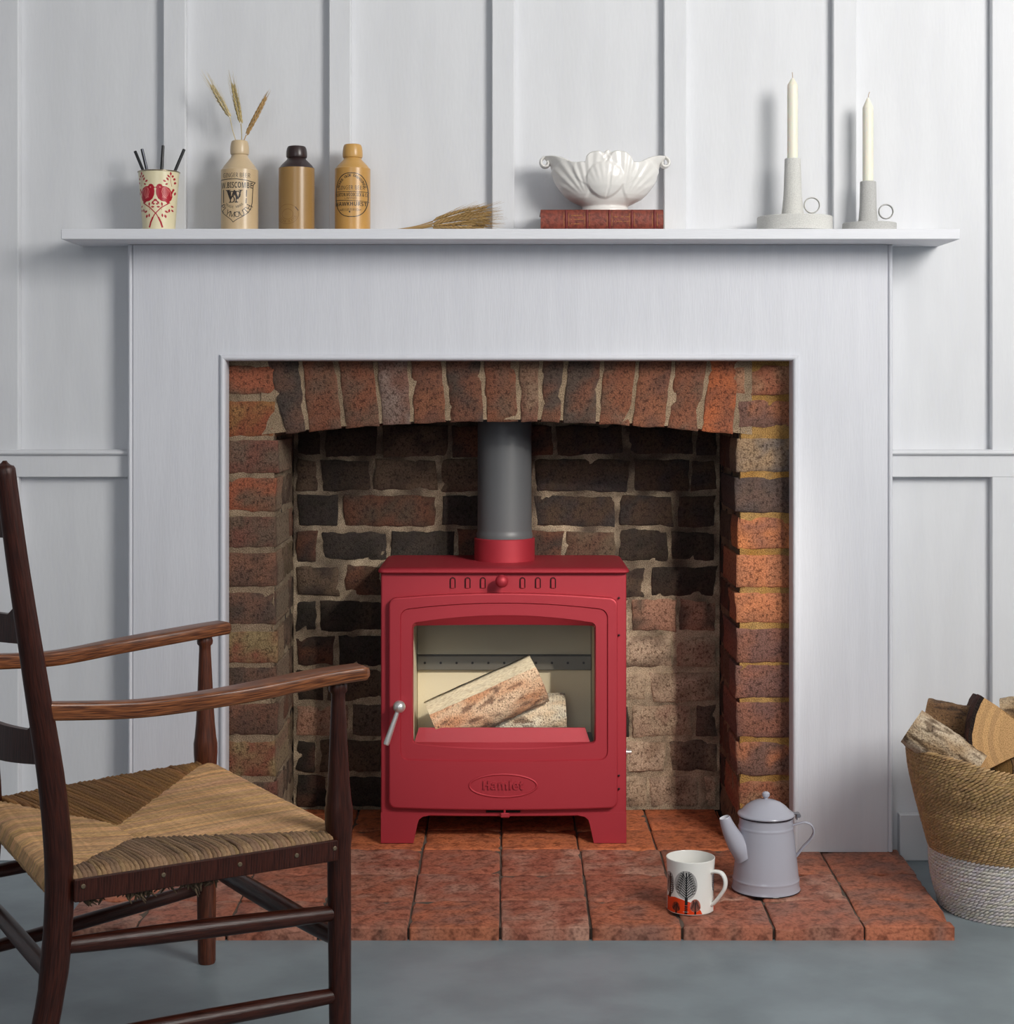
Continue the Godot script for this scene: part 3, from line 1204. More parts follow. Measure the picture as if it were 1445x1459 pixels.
func make_stove() -> void:
	var ox := -0.0067
	var o := thing("wood_stove", "red cast iron wood burning stove with a glass door standing in the fireplace", "stove", Vector3(ox, HEARTH, -0.18))
	var red := mat("red stove enamel", rgb(162, 44, 56), 0.5, 0.35)
	grain(red, null, Vector3(40, 40, 40), speckle(0.08, Color.BLACK, Color.WHITE, 51, 2, 0.3, 0.7), 0.006)
	var dark := mat("dark firebox metal", rgb(40, 40, 42), 0.5, 0.6)
	var steel := mat("brushed steel plate", rgb(176, 166, 138), 0.5, 0.1)
	var board := mat("cream fire board", rgb(240, 230, 204), 0.9)
	grain(board, speckle(0.07, rgb(228, 218, 192), Color.WHITE, 52, 3, 0.25, 0.6), Vector3(16, 16, 16))
	var chrome := mat("satin chrome", rgb(226, 226, 226), 0.3, 0.8)
	var zb := -0.062   # face of the body
	var hw := 0.2424
	var y0 := 0.0800
	var y1 := 0.5585
	var to_back := -0.315
	var hole := [ox - 0.195, ox + 0.197, 0.195, 0.475]
	# body: a shell open at the door, lined with the firebox
	var g := G.new()
	var x0 := ox - hw
	var x1 := ox + hw
	var bow := 0.003
	rings(g, [
		bowed(x0, x1, y0, y1, 0.003, 0, bow, to_back),
		bowed(x0, x1, y0, y1, 0.003, 0, bow, zb - 0.003),
		bowed(x0 + 0.0012, x1 - 0.0012, y0 + 0.001, y1 - 0.001, 0.003, 0, bow, zb - 0.0008),
		bowed(x0 + 0.003, x1 - 0.003, y0 + 0.002, y1 - 0.002, 0.003, 0, bow, zb),
		bowed(hole[0], hole[1], hole[2], hole[3], 0.006, 0, 0, zb),
		bowed(hole[0], hole[1], hole[2], hole[3], 0.006, 0, 0, zb - 0.016),
	])
	# back and the underside are closed
	g.box(Vector3(ox, (y0 + y1) / 2, to_back), Vector3(hw * 2 - 0.004, y1 - y0 - 0.004, 0.006))
	part("body", g, red, o)
	g = G.new()
	rings(g, [
		bowed(hole[0] - 0.004, hole[1] + 0.004, hole[2] - 0.004, hole[3] + 0.004, 0.006, 0, 0, zb - 0.016),
		bowed(hole[0], hole[1], hole[2], hole[3], 0.006, 0, 0, zb - 0.014),
		bowed(hole[0], hole[1], hole[2], hole[3], 0.006, 0, 0, -0.268),
	])
	g.box(Vector3(ox + 0.001, 0.335, -0.27), Vector3(0.40, 0.288, 0.004))
	part("firebox", g, dark, o)
	g = G.new()
	g.box(Vector3(ox + 0.001, 0.2655, -0.259), Vector3(0.362, 0.141, 0.014), 0.001)
	for s in [-1.0, 1.0]:
		g.box(Vector3(ox + 0.001 + s * 0.1885, 0.332, -0.176), Vector3(0.013, 0.27, 0.182), 0.001)
	part("fire_board", g, board, o)
	g = G.new()
	g.box(Vector3(ox + 0.001, 0.352, -0.252), Vector3(0.362, 0.029, 0.028), 0.001)
	part("air_bar", g, mat("dull steel bar", rgb(112, 108, 98), 0.45, 0.4), o)
	g = G.new()
	for k in 11:
		var c := Vector3(ox + 0.001 - 0.165 + 0.033 * k, 0.3525, -0.2376)
		g.lathe(PackedVector2Array([Vector2(0.0026, 0.0), Vector2(0.0026, 0.001), Vector2(0.0, 0.001)]), Vector3.ZERO, 10)
		# turn the last disc to face forward
		var per := g.v.size() / (k + 1)
		for i in range(per * k, per * (k + 1)):
			var q := g.v[i]
			g.v[i] = c + Vector3(q.x, -q.z, q.y)
			var nq := g.n[i]
			g.n[i] = Vector3(nq.x, -nq.z, nq.y)
	part("air_holes", g, mat("black hole", rgb(10, 10, 10), 0.9), o)
	g = G.new()
	g.prism(PackedVector2Array([Vector2(ox - 0.180, 0.368), Vector2(ox + 0.182, 0.368), Vector2(ox + 0.182, 0.47), Vector2(ox - 0.180, 0.47)]), -0.004, 0.0, 0.0005, Transform3D(Basis(Vector3.RIGHT, -0.12), Vector3(0, 0.003, -0.205)))
	part("baffle_plate", g, steel, o)
	# grate and log guard
	g = G.new()
	for k in 9:
		g.box(Vector3(ox + 0.001, 0.2, -0.09 - k * 0.018), Vector3(0.36, 0.012, 0.008), 0.001)
	for s in [-0.176, 0.0, 0.178]:
		g.box(Vector3(ox + s, 0.2, -0.165), Vector3(0.009, 0.013, 0.17), 0.001)
	part("grate", g, dark, o)
	g = G.new()
	var ga := [px_x(597, -0.085) , px_x(834, -0.085), px_x(589, -0.068), px_x(842, -0.068)]
	var gy1 := px_y(1037, -0.086)
	var gy0 := px_y(1062, -0.068)
	var front := [Vector3(ga[2], gy0, -0.068), Vector3(ga[3], gy0, -0.068), Vector3(ga[1], gy1, -0.086), Vector3(ga[0], gy1, -0.086)]
	var rear := [Vector3(ga[2], gy0, -0.075), Vector3(ga[3], gy0, -0.075), Vector3(ga[1], gy1, -0.091), Vector3(ga[0], gy1, -0.091)]
	var gc: Vector3 = (front[0] + front[2] + rear[0] + rear[2]) / 4.0
	g.face(front, gc)
	g.face(rear, gc)
	for i in 4:
		g.face([front[i], front[(i + 1) % 4], rear[(i + 1) % 4], rear[i]], gc)
	part("log_guard", g, red, o)

	# top plate: a thin slab with sloped rim
	g = G.new()
	var tp := [[0.246, 0.5585], [0.2475, 0.5605], [0.2475, 0.5640], [0.2445, 0.5670], [0.236, 0.5690]]
	var loops := []
	for t in tp:
		var e: float = 0.2475 - t[0]
		loops.append(bowed_flat(ox - t[0], ox + t[0], -0.345 + 0.02 + e, -0.049 - e, 0.012, t[1]))
	rings(g, loops)
	g.cap(loops[-1], Vector3(ox, 0.4, -0.2))
	g.cap(loops[0], Vector3(ox, 0.6, -0.2))
	part("top_plate", g, red, o)
	# collar and flue
	var fz := -0.215
	var fx := px_x(719.0, fz)
	g = G.new()
	g.lathe(PackedVector2Array([Vector2(0.0625, 0.568), Vector2(0.0625, 0.6135), Vector2(0.0612, 0.6150), Vector2(0.056, 0.6150)]), Vector3(fx, 0, fz), 56)
	part("flue_collar", g, red, o)
	var pipe := mat("grey flue enamel", rgb(90, 92, 95), 0.45, 0.1)
	g = G.new()
	g.lathe(PackedVector2Array([Vector2(0.0575, 0.612), Vector2(0.0582, 0.618), Vector2(0.0578, 0.624), Vector2(0.0565, 0.627), Vector2(0.0560, 0.632), Vector2(0.0556, 0.70), Vector2(0.0556, 1.5), Vector2(0.050, 1.5)]), Vector3(fx, 0, fz), 56)
	part("flue_pipe", g, pipe, o).set_meta("label", "dark grey flue pipe rising from the red collar")

	# legs
	for s in [-1.0, 1.0]:
		for z in [[zb - 0.030, zb + 0.0003], [to_back, to_back + 0.03]]:
			g = G.new()
			var a := hw - 0.0
			var prof := PackedVector2Array([Vector2(a, HEARTH + 0.0005), Vector2(a, y0 + 0.005), Vector2(0.145, y0 + 0.005), Vector2(0.145, y0 - 0.0005), Vector2(0.160, y0 - 0.0035), Vector2(0.167, y0 - 0.009), Vector2(0.170, y0 - 0.018), Vector2(0.178, HEARTH + 0.0005)])
			for i in prof.size():
				prof[i].x = ox + s * prof[i].x
			g.prism(prof, z[0], z[1], 0.0004)
			part("leg", g, red, o)

	# row of arched vents either side of the knob
	for px in [645.1, 666.4, 688.0, 744.5, 766.5, 788.1]:
		g = G.new()
		var x := px_x(px, zb) 
		var yb := px_y(837.5, zb)
		var yt := px_y(823.0, zb)
		var r := 0.0050
		var path := PackedVector3Array([Vector3(x - r, yb, zb + 0.0003)])
		for i in 9:
			var t := PI - PI * i / 8
			path.append(Vector3(x + cos(t) * r, yt - r + sin(t) * r, zb + 0.0003))
		path.append(Vector3(x + r, yb, zb + 0.0003))
		g.tube(path, 0.0016, 6, true, Vector2(1.0, 0.6), Vector3.BACK)
		part("air_vent", g, mats["black hole"], o)
		g = G.new()
		var tongue := PackedVector2Array([Vector2(x - r + 0.0014, yb - 0.0005)])
		for i in 7:
			var t := PI - PI * i / 6
			tongue.append(Vector2(x + cos(t) * (r - 0.0014), yt - r + sin(t) * (r - 0.0014)))
		tongue.append(Vector2(x + r - 0.0014, yb - 0.0005))
		g.prism(tongue, zb - 0.002, zb + 0.0030, 0.0006)
		part("vent_tongue", g, red, o)
	g = G.new()
	var kc := at(715.0, 828.0, zb + 0.03)
	g.tube(PackedVector3Array([Vector3(kc.x, kc.y - 0.002, zb), Vector3(kc.x, kc.y - 0.001, zb + 0.03)]), 0.004, 12)
	g.ball(kc, Vector3(0.0128, 0.0128, 0.0118), 24, 14)
	part("air_knob", g, red, o)

	# door
	var dz := zb + 0.016
	var door := Node3D.new()
	door.name = "door"
	o.add_child(door, true)
	door.position = Vector3(0, 0.3, 0.12)
	var dx0 := px_x(554.0, dz)
	var dx1 := px_x(880.0, dz)
	var dy0 := px_y(1151.5, dz)
	var dy1 := px_y(853.0, dz)
	var bt := 0.0105
	var bb := 0.0045
	var gx0 := px_x(570.0, dz)
	var gx1 := px_x(866.5, dz)
	var gy_0 := px_y(1083.0, dz)
	var gy_1 := px_y(868.5, dz)
	var wx0 := px_x(586.5, dz)
	var wx1 := px_x(849.5, dz)
	var wy0 := px_y(1060.0, dz)
	var wy1 := px_y(888.0, dz)
	g = G.new()
	rings(g, [
		bowed(dx0, dx1, dy0, dy1, 0.013, bt, bb, zb + 0.0005),
		bowed(dx0, dx1, dy0, dy1, 0.013, bt, bb, dz - 0.003),
		bowed(dx0 + 0.0008, dx1 - 0.0008, dy0 + 0.0008, dy1 - 0.0008, 0.013, bt, bb, dz - 0.001),
		bowed(dx0 + 0.003, dx1 - 0.003, dy0 + 0.003, dy1 - 0.003, 0.012, bt, bb, dz),
		bowed(gx0, gx1, gy_0, gy_1, 0.016, bt + 0.003, 0.003, dz),
		bowed(gx0 + 0.002, gx1 - 0.002, gy_0 + 0.002, gy_1 - 0.002, 0.014, bt + 0.003, 0.003, dz - 0.0035),
		bowed(wx0, wx1, wy0, wy1, 0.009, bt + 0.005, 0.0115, dz - 0.0035),
		bowed(wx0 + 0.001, wx1 - 0.001, wy0 + 0.001, wy1 - 0.001, 0.008, bt + 0.004, 0.0105, dz - 0.0050),
		bowed(wx0 + 0.003, wx1 - 0.003, wy0 + 0.001, wy1 - 0.007, 0.006, 0.002, 0.001, dz - 0.0150),
	])
	part("door_frame", g, red, door)
	g = G.new()
	g.box(Vector3((wx0 + wx1) / 2, (wy0 + wy1) / 2 - 0.002, dz - 0.0165), Vector3(wx1 - wx0 + 0.012, wy1 - wy0 + 0.012, 0.003))
	var pane := mat("stove glass", Color(1, 1, 1, 0.004), 0.02)
	pane.transparency = BaseMaterial3D.TRANSPARENCY_ALPHA
	pane.metallic_specular = 0.3
	part("glass_pane", g, pane, door)
	# handle
	g = G.new()
	var b := at(569.0, 1007.0, dz + 0.028)
	var e := at(550.0, 1061.0, dz + 0.034)
	g.tube(PackedVector3Array([Vector3(b.x, b.y, dz - 0.002), b]), 0.0065, 14)
	g.ball(b, Vector3(0.0122, 0.0122, 0.0122), 20, 12)
	g.tube(PackedVector3Array([b, b.lerp(e, 0.3), b.lerp(e, 0.6), b.lerp(e, 0.96), e]), [0.0040, 0.0046, 0.0054, 0.0062, 0.0054], 16)
	part("door_handle", g, chrome, door).set_meta("label", "satin chrome door handle")
	# oval badge pressed into the door, with raised lettering
	var bc := at(717.0, 1119.5, dz)
	g = G.new()
	var ov := []
	for k in [[1.0, 0.0002], [0.985, 0.0016], [0.96, 0.0018], [0.945, 0.0012], [0.93, -0.0002]]:
		var loop := PackedVector3Array()
		for i in 64:
			var t := TAU * i / 64
			loop.append(bc + Vector3(cos(t) * 0.0685 * k[0], sin(t) * (0.0245 - 0.0685 * (1.0 - k[0])), k[1]))
		ov.append(loop)
	g.sheet(ov, true)
	part("badge_rim", g, red, door)
	var f := SystemFont.new()
	f.font_names = PackedStringArray(["Droid Sans"])
	f.font_weight = 700
	var tm := TextMesh.new()
	tm.font = f
	tm.text = "Hamlet"
	tm.font_size = 64
	tm.pixel_size = 0.000365
	tm.depth = 0.0060
	var lt := MeshInstance3D.new()
	lt.name = "lettering"
	lt.mesh = tm
	lt.material_override = red
	door.add_child(lt)
	lt.position = bc + Vector3(0, 0.001, 0.0) - o.position - door.position
	# hinge side pins
	for py in [852.0, 905.0, 1105.0, 1124.0]:
		g = G.new()
		var p := at(882.0, py, zb + 0.004)
		g.ball(p, Vector3(0.0022, 0.0022, 0.0022), 10, 6)
		part("hinge_pin", g, dark, o)
	# riddling lever below the door and its slot
	g = G.new()
	g.box(Vector3(px_x(717.0, zb), px_y(1155.5, zb), zb + 0.0008), Vector3(0.068, 0.0055, 0.003), 0.0005)
	part("lever_slot", g, mats["black hole"], o)
	g = G.new()
	var lv := at(719.0, 1161.0, zb + 0.03)
	g.tube(PackedVector3Array([Vector3(lv.x, lv.y + 0.006, zb), Vector3(lv.x, lv.y + 0.004, zb + 0.02), lv]), 0.0022, 8)
	g.box(lv + Vector3(0.001, -0.001, 0), Vector3(0.0185, 0.0095, 0.005), 0.002)
	part("ash_lever", g, red, o)
	# air control on the flank
	g = G.new()
	var ak := at(896.0, 1071.5, -0.12)
	g.tube(PackedVector3Array([Vector3(x1 - 0.002, ak.y, -0.12), Vector3(x1 + 0.014, ak.y, -0.12)]), 0.0042, 14)
	g.tube(PackedVector3Array([Vector3(x1 + 0.001, ak.y, -0.12), Vector3(x1 + 0.005, ak.y, -0.12)]), 0.0075, 16)
	part("side_knob", g, chrome, o).set_meta("label", "small chrome knob on the stove's side")


func bowed_flat(x0: float, x1: float, z0: float, z1: float, r: float, y: float) -> PackedVector3Array:
	var out := PackedVector3Array()
	for p in bowed(x0, x1, -z1, -z0, r, 0, 0, y):
		out.append(Vector3(p.x, p.z, -p.y))
	return out


# ---------------------------------------------------------------- firewood
# a split log along local x: bark on the arc from a0 to a1 (degrees, 0 = +y, 90 = +z), split faces to the heart
func make_log(called: String, label: String, length: float, r: float, a0: float, a1: float, bark_of: Material, wood_of: Material, colours: Array, xf: Transform3D, seed_no: int, group := "", heart := Vector2.ZERO, taper := 0.0) -> Node3D:
	var o := thing(called, label, "firewood", xf.origin, group)
	o.basis = xf.basis
	var full := a1 - a0 >= 359.0
	var n_len := 44
	var n_arc := maxi(8, int((a1 - a0) / 5.0))
	var ring := func(x: float, scale: float, bumps: float) -> PackedVector3Array:
		var row := PackedVector3Array()
		for j in n_arc + (0 if full else 1):
			var a := deg_to_rad(lerpf(a0, a1, float(j) / n_arc))
			var rr := r * scale * (1.0 - taper * (x / length + 0.5))
			var s := Vector3(x * 900.0, cos(a) * 60.0, sin(a) * 60.0) + Vector3(seed_no * 77, 0, 0)
			rr *= 1.0 + 0.07 * noise.get_noise_3dv(s * 0.25)
			rr += bumps * (noise.get_noise_3dv(s * 1.1) + 0.6 * noise.get_noise_3dv(s * 2.7))
			row.append(Vector3(x, cos(a) * rr, sin(a) * rr))
		return row
	# bark: outside out, inside back
	var g := G.new()
	var rows := []
	var cols := []
	for i in n_len + 1:
		var row: PackedVector3Array = ring.call(lerpf(-length / 2, length / 2, float(i) / n_len), 1.0, 0.0022)
		var cc := PackedColorArray()
		for p in row:
			var s := p * 1000.0 + Vector3(seed_no * 50, 0, 0)
			var t := clampf(noise.get_noise_3dv(s * Vector3(0.35, 0.8, 0.8)) * 1.1 + 0.45, 0.0, 1.0)
			var k: Color = (colours[0] as Color).lerp(colours[1], t)
			var d := noise.get_noise_3dv(s * Vector3(0.5, 1.7, 1.7) + Vector3(0, 800, 0))
			if d > 0.27:
				k = k.lerp(colours[2], clampf((d - 0.27) * 6.0, 0.0, 0.8))
			cc.append(k)
		rows.append(row)
		cols.append(cc)
	# columns must run counter-clockwise seen from outside, so list rows from the far end
	rows.reverse()
	cols.reverse()
	g.sheet(rows, full, false, cols)
	for e in 2:
		var outer: PackedVector3Array = rows[0] if e == 0 else rows[-1]
		var inner := PackedVector3Array()
		for p in outer:
			inner.append(Vector3(p.x, p.y * 0.95, p.z * 0.95))
		g.col = colours[2]
		for j in outer.size() - (0 if full else 1):
			var jj := (j + 1) % outer.size()
			g.face([outer[j], outer[jj], inner[jj], inner[j]], Vector3.ZERO)
	piece("bark", g, bark_of, o)
	# wood
	g = G.new()
	var wc: Color = colours[3]
	rows = []
	cols = []
	for i in n_len + 1:
		var x := lerpf(-length / 2, length / 2, float(i) / n_len) * 0.997
		var arc: PackedVector3Array = ring.call(x, 0.955, 0.0008)
		var row := PackedVector3Array()
		if full:
			row = arc
		else:
			var h := Vector3(x, heart.x, heart.y)
			for k in 5:
				var p := h.lerp(arc[0], k / 5.0)
				p += Vector3(0, noise.get_noise_3dv(p * Vector3(300, 2500, 2500)), noise.get_noise_3dv(p * Vector3(300, 2500, 2500) + Vector3(90, 0, 0))) * 0.002
				row.append(p)
			row.append_array(arc)
			for k in 4:
				var p := arc[arc.size() - 1].lerp(h, (k + 1) / 5.0)
				p += Vector3(0, noise.get_noise_3dv(p * Vector3(300, 2500, 2500)), noise.get_noise_3dv(p * Vector3(300, 2500, 2500) + Vector3(90, 0, 0))) * 0.002
				row.append(p)
		var cc := PackedColorArray()
		for p in row:
			var t := 0.9 + 0.2 * noise.get_noise_3dv(p * Vector3(250, 3000, 3000))
			cc.append(Color(wc.r * t, wc.g * t, wc.b * t))
		rows.append(row)
		cols.append(cc)
	rows.reverse()
	cols.reverse()
	g.sheet(rows, true, false, cols)
	for e in 2:
		var loop: PackedVector3Array = rows[0] if e == 0 else rows[-1]
		var mid := Vector3.ZERO
		for p in loop:
			mid += p
		mid /= loop.size()
		if not full:
			mid = loop[0]
		# growth rings on the cut end
		var steps := 14
		for k in steps:
			var t := 0.93 + 0.10 * (k % 2) + 0.05 * sin(k * 2.4)
			g.col = Color(wc.r * t, wc.g * t * 0.97, wc.b * t * 0.93)
			for j in loop.size():
				var p := loop[j]
				var q := loop[(j + 1) % loop.size()]
				g.face([mid.lerp(p, float(k) / steps), mid.lerp(p, (k + 1.0) / steps), mid.lerp(q, (k + 1.0) / steps), mid.lerp(q, float(k) / steps)], Vector3.ZERO)
	piece("wood", g, wood_of, o)
	return o


# axes of a log that runs from a to b, its local y turned towards "up"
func along(a: Vector3, b: Vector3, up: Vector3) -> Transform3D:
	var x := (b - a).normalized()
	var z := x.cross(up).normalized()
	return Transform3D(Basis(x, z.cross(x), z), (a + b) / 2)


func make_firewood() -> void:
	var bark := mat("log bark", Color.WHITE, 0.9)
	bark.vertex_color_use_as_albedo = true
	grain(bark, speckle(0.04, Color(0.84, 0.82, 0.8), Color.WHITE, 61, 4, 0.25, 0.5), Vector3(9, 9, 9), speckle(0.05, Color.BLACK, Color.WHITE, 62, 4, 0.2, 0.8), 0.16)
	pocks(bark, speckle(0.045, Color(0.36, 0.28, 0.24), Color.WHITE, 65, 3, 0.18, 0.34))
	var wood := mat("split wood", Color.WHITE, 0.8)
	wood.vertex_color_use_as_albedo = true
	grain(wood, speckle(0.05, Color(0.84, 0.8, 0.76), Color.WHITE, 63, 4, 0.25, 0.6), Vector3(3, 14, 14), speckle(0.06, Color.BLACK, Color.WHITE, 64, 3, 0.25, 0.75), 0.02, true, false)
	var birch := [lin(238, 206, 172), lin(216, 158, 116), lin(116, 76, 52), lin(246, 232, 200)]
	var pale := [lin(246, 236, 214), lin(236, 208, 172), lin(120, 84, 60), lin(226, 160, 98)]
	# in the stove
	var a := at(618, 1034, -0.135)
	var b := at(768, 966, -0.165)
	make_log("firewood_log", "long split log with flaking orange bark propped diagonally inside the stove", a.distance_to(b), 0.050, 42, 190, bark, wood, birch, along(a, b, Vector3(0, 1, 0.15)), 3, "", Vector2(0.055, 0.0))
	a = at(672, 1026, -0.205)
	b = at(806, 1020, -0.208)
	make_log("firewood_log", "short pale birch log lying under the propped log inside the stove", a.distance_to(b), 0.046, -35, 130, bark, wood, pale, along(a, b, Vector3(0, 1, 0.1)), 8, "", Vector2(-0.02, -0.012))
	# in the basket
	var grey := [lin(150, 124, 92), lin(196, 174, 142), lin(74, 54, 38), lin(206, 160, 104)]
	var brown := [lin(116, 86, 58), lin(140, 108, 76), lin(52, 36, 26), lin(206, 150, 92)]
	var silver := [lin(214, 196, 170), lin(170, 140, 104), lin(96, 72, 50), lin(206, 160, 104)]
	var wedge := [lin(92, 50, 34), lin(70, 40, 30), lin(40, 26, 20), lin(212, 170, 118)]
	a = at(1299, 1034, 0.30)
	b = at(1392, 1098, 0.34)
	make_log("firewood_log", "mottled silver and tan round log at the near edge of the woven basket", a.distance_to(b), 0.034, 0, 360, bark, wood, silver, along(a, b, Vector3.UP), 12)
	a = at(1318, 1026, 0.22)
	b = at(1420, 1048, 0.26)
	make_log("firewood_log", "ridged brown barked log lying at the back of the woven basket", a.distance_to(b), 0.040, 0, 360, bark, wood, brown, along(a, b, Vector3.UP), 14)
	# wedge: its cut end faces the room
	b = at(1492, 1056, 0.37)
	a = b - Vector3(-0.20, 0.16, 0.95).normalized() * 0.2
	make_log("firewood_log", "split wedge of firewood standing in the basket, honey coloured cut face forward", 0.2, 0.132, 56, 118, bark, wood, wedge, along(a, b, Vector3.UP), 17, "", Vector2(0.0, 0.0))
	a = at(1425, 1094, 0.33)
	b = at(1500, 1086, 0.26)
	make_log("firewood_log", "pale split log low at the right side of the woven basket", a.distance_to(b), 0.03, -60, 100, bark, wood, [brown[0], brown[1], brown[2], lin(226, 178, 112)], along(a, b, Vector3(0, 1, 0.5)), 19, "", Vector2(-0.01, -0.01))
	a = at(1428, 1018, 0.17)
	b = at(1500, 1012, 0.20)
	make_log("firewood_log", "grey barked log behind the honey coloured wedge in the basket", a.distance_to(b), 0.03, 0, 360, bark, wood, grey, along(a, b, Vector3.UP), 23)



# ---------------------------------------------------------------- chair
func smooth_path(pts: Array, k := 6) -> PackedVector3Array:
	var c := Curve3D.new()
	for i in pts.size():
		var p: Vector3 = pts[i]
		var t := Vector3.ZERO
		if i > 0 and i < pts.size() - 1:
			t = (pts[i + 1] - pts[i - 1]) / 6.0
		c.add_point(p, -t, t)
	var out := PackedVector3Array()
	for i in (pts.size() - 1) * k + 1:
		out.append(c.sample(mini(i / k, pts.size() - 2), float(i % k) / k if i < (pts.size() - 1) * k else 1.0))
	return out


func make_chair() -> void:
	var fn := Vector3(-0.2265, 0, 1.0)     # front, near the camera
	var ff := Vector3(-0.483, 0, 0.568)    # front, far
	var rn := Vector3(-0.551, 0, 1.2)      # rear, near
	var rf := Vector3(-0.752, 0, 0.822)    # rear, far
	var o := thing("rush_armchair", "old dark wooden armchair with woven rush seat standing beside the hearth", "chair", Vector3(-0.5, 0, 0.9))
	var dark := mat("dark chair wood", rgb(62, 27, 18), 0.36)
	var fibre := speckle(0.03, Color(0.6, 0.55, 0.52), Color.WHITE, 71, 4, 0.2, 0.7)
	grain(dark, fibre, Vector3(30, 1.3, 1), speckle(0.04, Color.BLACK, Color.WHITE, 73, 3, 0.3, 0.7), 0.006, false)
	dark.metallic_specular = 0.4
	var worn := mat("worn chair arm wood", rgb(134, 80, 44), 0.34)
	grain(worn, speckle(0.03, Color(0.5, 0.42, 0.38), Color.WHITE, 72, 4, 0.2, 0.7), Vector3(30, 1.3, 1), null, 0.0, false)
	var mid := mat("brown chair wood", rgb(98, 50, 30), 0.36)
	grain(mid, fibre, Vector3(30, 1.3, 1), null, 0.0, false)
	var back_dir := ((rn - fn) + (rf - ff)).normalized()
	var g: G

	# front legs: turned above the seat, plain below
	for leg in [fn, ff]:
		g = G.new()
		var prof := [[0.0, 0.0130], [0.004, 0.0142], [0.10, 0.0152], [0.24, 0.0160], [0.30, 0.0160], [0.312, 0.0172], [0.335, 0.0188], [0.352, 0.0190], [0.362, 0.0172], [0.385, 0.0150], [0.42, 0.0130], [0.47, 0.0108], [0.5, 0.0094], [0.508, 0.0094], [0.511, 0.0122], [0.516, 0.0128], [0.520, 0.0118], [0.53, 0.010]]
		var path := PackedVector3Array()
		var rad := PackedFloat32Array()
		for p in prof:
			# the leg leans slightly outwards towards the top
			path.append(leg + Vector3(0, p[0], 0) + Vector3(0.012, 0, -0.0) * (0.3 - p[0]) * 0.5)
			rad.append(p[1])
		g.tube(path, rad, 22)
		part("leg", g, dark if leg == fn else mid, o)
	# rear posts run from the floor to the top of the back
	for leg in [rn, rf]:
		g = G.new()
		var pts := []
		for k in [[0.0, 0.062], [0.08, 0.034], [0.18, 0.010], [0.30, 0.0], [0.42, 0.008], [0.56, 0.030], [0.70, 0.052], [0.815, 0.068]]:
			pts.append(leg + back_dir * k[1] + Vector3(0, k[0], 0))
		var path := smooth_path(pts, 5)
		var rad := PackedFloat32Array()
		for p in path:
			rad.append(lerpf(0.0178, 0.0125, smoothstep(0.25, 0.85, p.y)) if p.y > 0.2 else 0.0165)
		var top := path[path.size() - 1]
		path.append_array([top + Vector3(-0.0008, 0.006, 0), top + Vector3(-0.001, 0.010, 0), top + Vector3(-0.001, 0.0115, 0), top + Vector3(-0.001, 0.014, 0), top + Vector3(-0.001, 0.0165, 0)])
		rad.append_array([0.0125, 0.0108, 0.0070, 0.0040, 0.0024])
		g.tube(path, rad, 22)
		part("back_post", g, dark, o)
	# ladder slats
	for s in [[0.757, 0.038, 0.012, 0.057], [0.625, 0.034, 0.016, 0.041], [0.478, 0.040, 0.030, 0.016]]:
		g = G.new()
		var rows := []
		var n := 20
		var low := []
		var high := []
		for i in n + 1:
			var t := float(i) / n
			var p := rn.lerp(rf, t) + back_dir * (float(s[3]) + 0.035 * sin(PI * t))
			var edge := minf(t, 1.0 - t)
			var notch := 0.012 * (1.0 - smoothstep(0.05, 0.075, edge))
			var arch: float = s[2] * sin(PI * t)
			var hgt: float = s[1]
			low.append(p + Vector3(0, s[0] - hgt / 2 - arch * 0.6, 0))
			high.append(p + Vector3(0, s[0] + hgt / 2 - arch * 0.35 + notch, 0))
		for i in n + 1:
			var nrm := back_dir * 0.0045
			rows.append(PackedVector3Array([low[i] - nrm, low[i] + nrm, high[i] + nrm, high[i] - nrm]))
		for i in n:
			for j in 4:
				var c: Vector3 = (low[i] + high[i + 1]) / 2
				g.face([rows[i][j], rows[i][(j + 1) % 4], rows[i + 1][(j + 1) % 4], rows[i + 1][j]], c)
		g.cap(rows[0], rows[1][0])
		g.cap(rows[n], rows[n - 1][0])
		part("back_slat", g, dark, o)
	# arms
	for a in [[rn, fn, worn, 0.0], [rf, ff, worn, 1.0]]:
		g = G.new()
		var r0: Vector3 = a[0]
		var f0: Vector3 = a[1]
		var fwd := (f0 - r0).normalized()
		var side := Vector3(fwd.z, 0, -fwd.x)
		if a[3] > 0.5:
			side = -side
		var p0 := r0 + back_dir * 0.018 + Vector3(0, 0.524, 0)
		var p1 := r0 + fwd * 0.10 + Vector3(0, 0.516, 0) - side * 0.005
		var p2 := r0 + fwd * 0.22 + Vector3(0, 0.522, 0) - side * 0.012
		var p3 := f0 + Vector3(0, 0.5315, 0) - fwd * 0.03
		var p4 := f0 + Vector3(0, 0.5345, 0) + fwd * 0.034
		var path := smooth_path([p0, p1, p2, p3, p4], 7)
		var rad := PackedFloat32Array()
		for i in path.size():
			var t := float(i) / (path.size() - 1)
			rad.append(lerpf(0.0112, 0.0100, t) if i < path.size() - 1 else 0.0092)
		path.append(p4 + fwd * 0.006 + Vector3(0, 0.0004, 0))
		rad.append(0.0062)
		# flattened oval section, widening to the front
		var rows := []
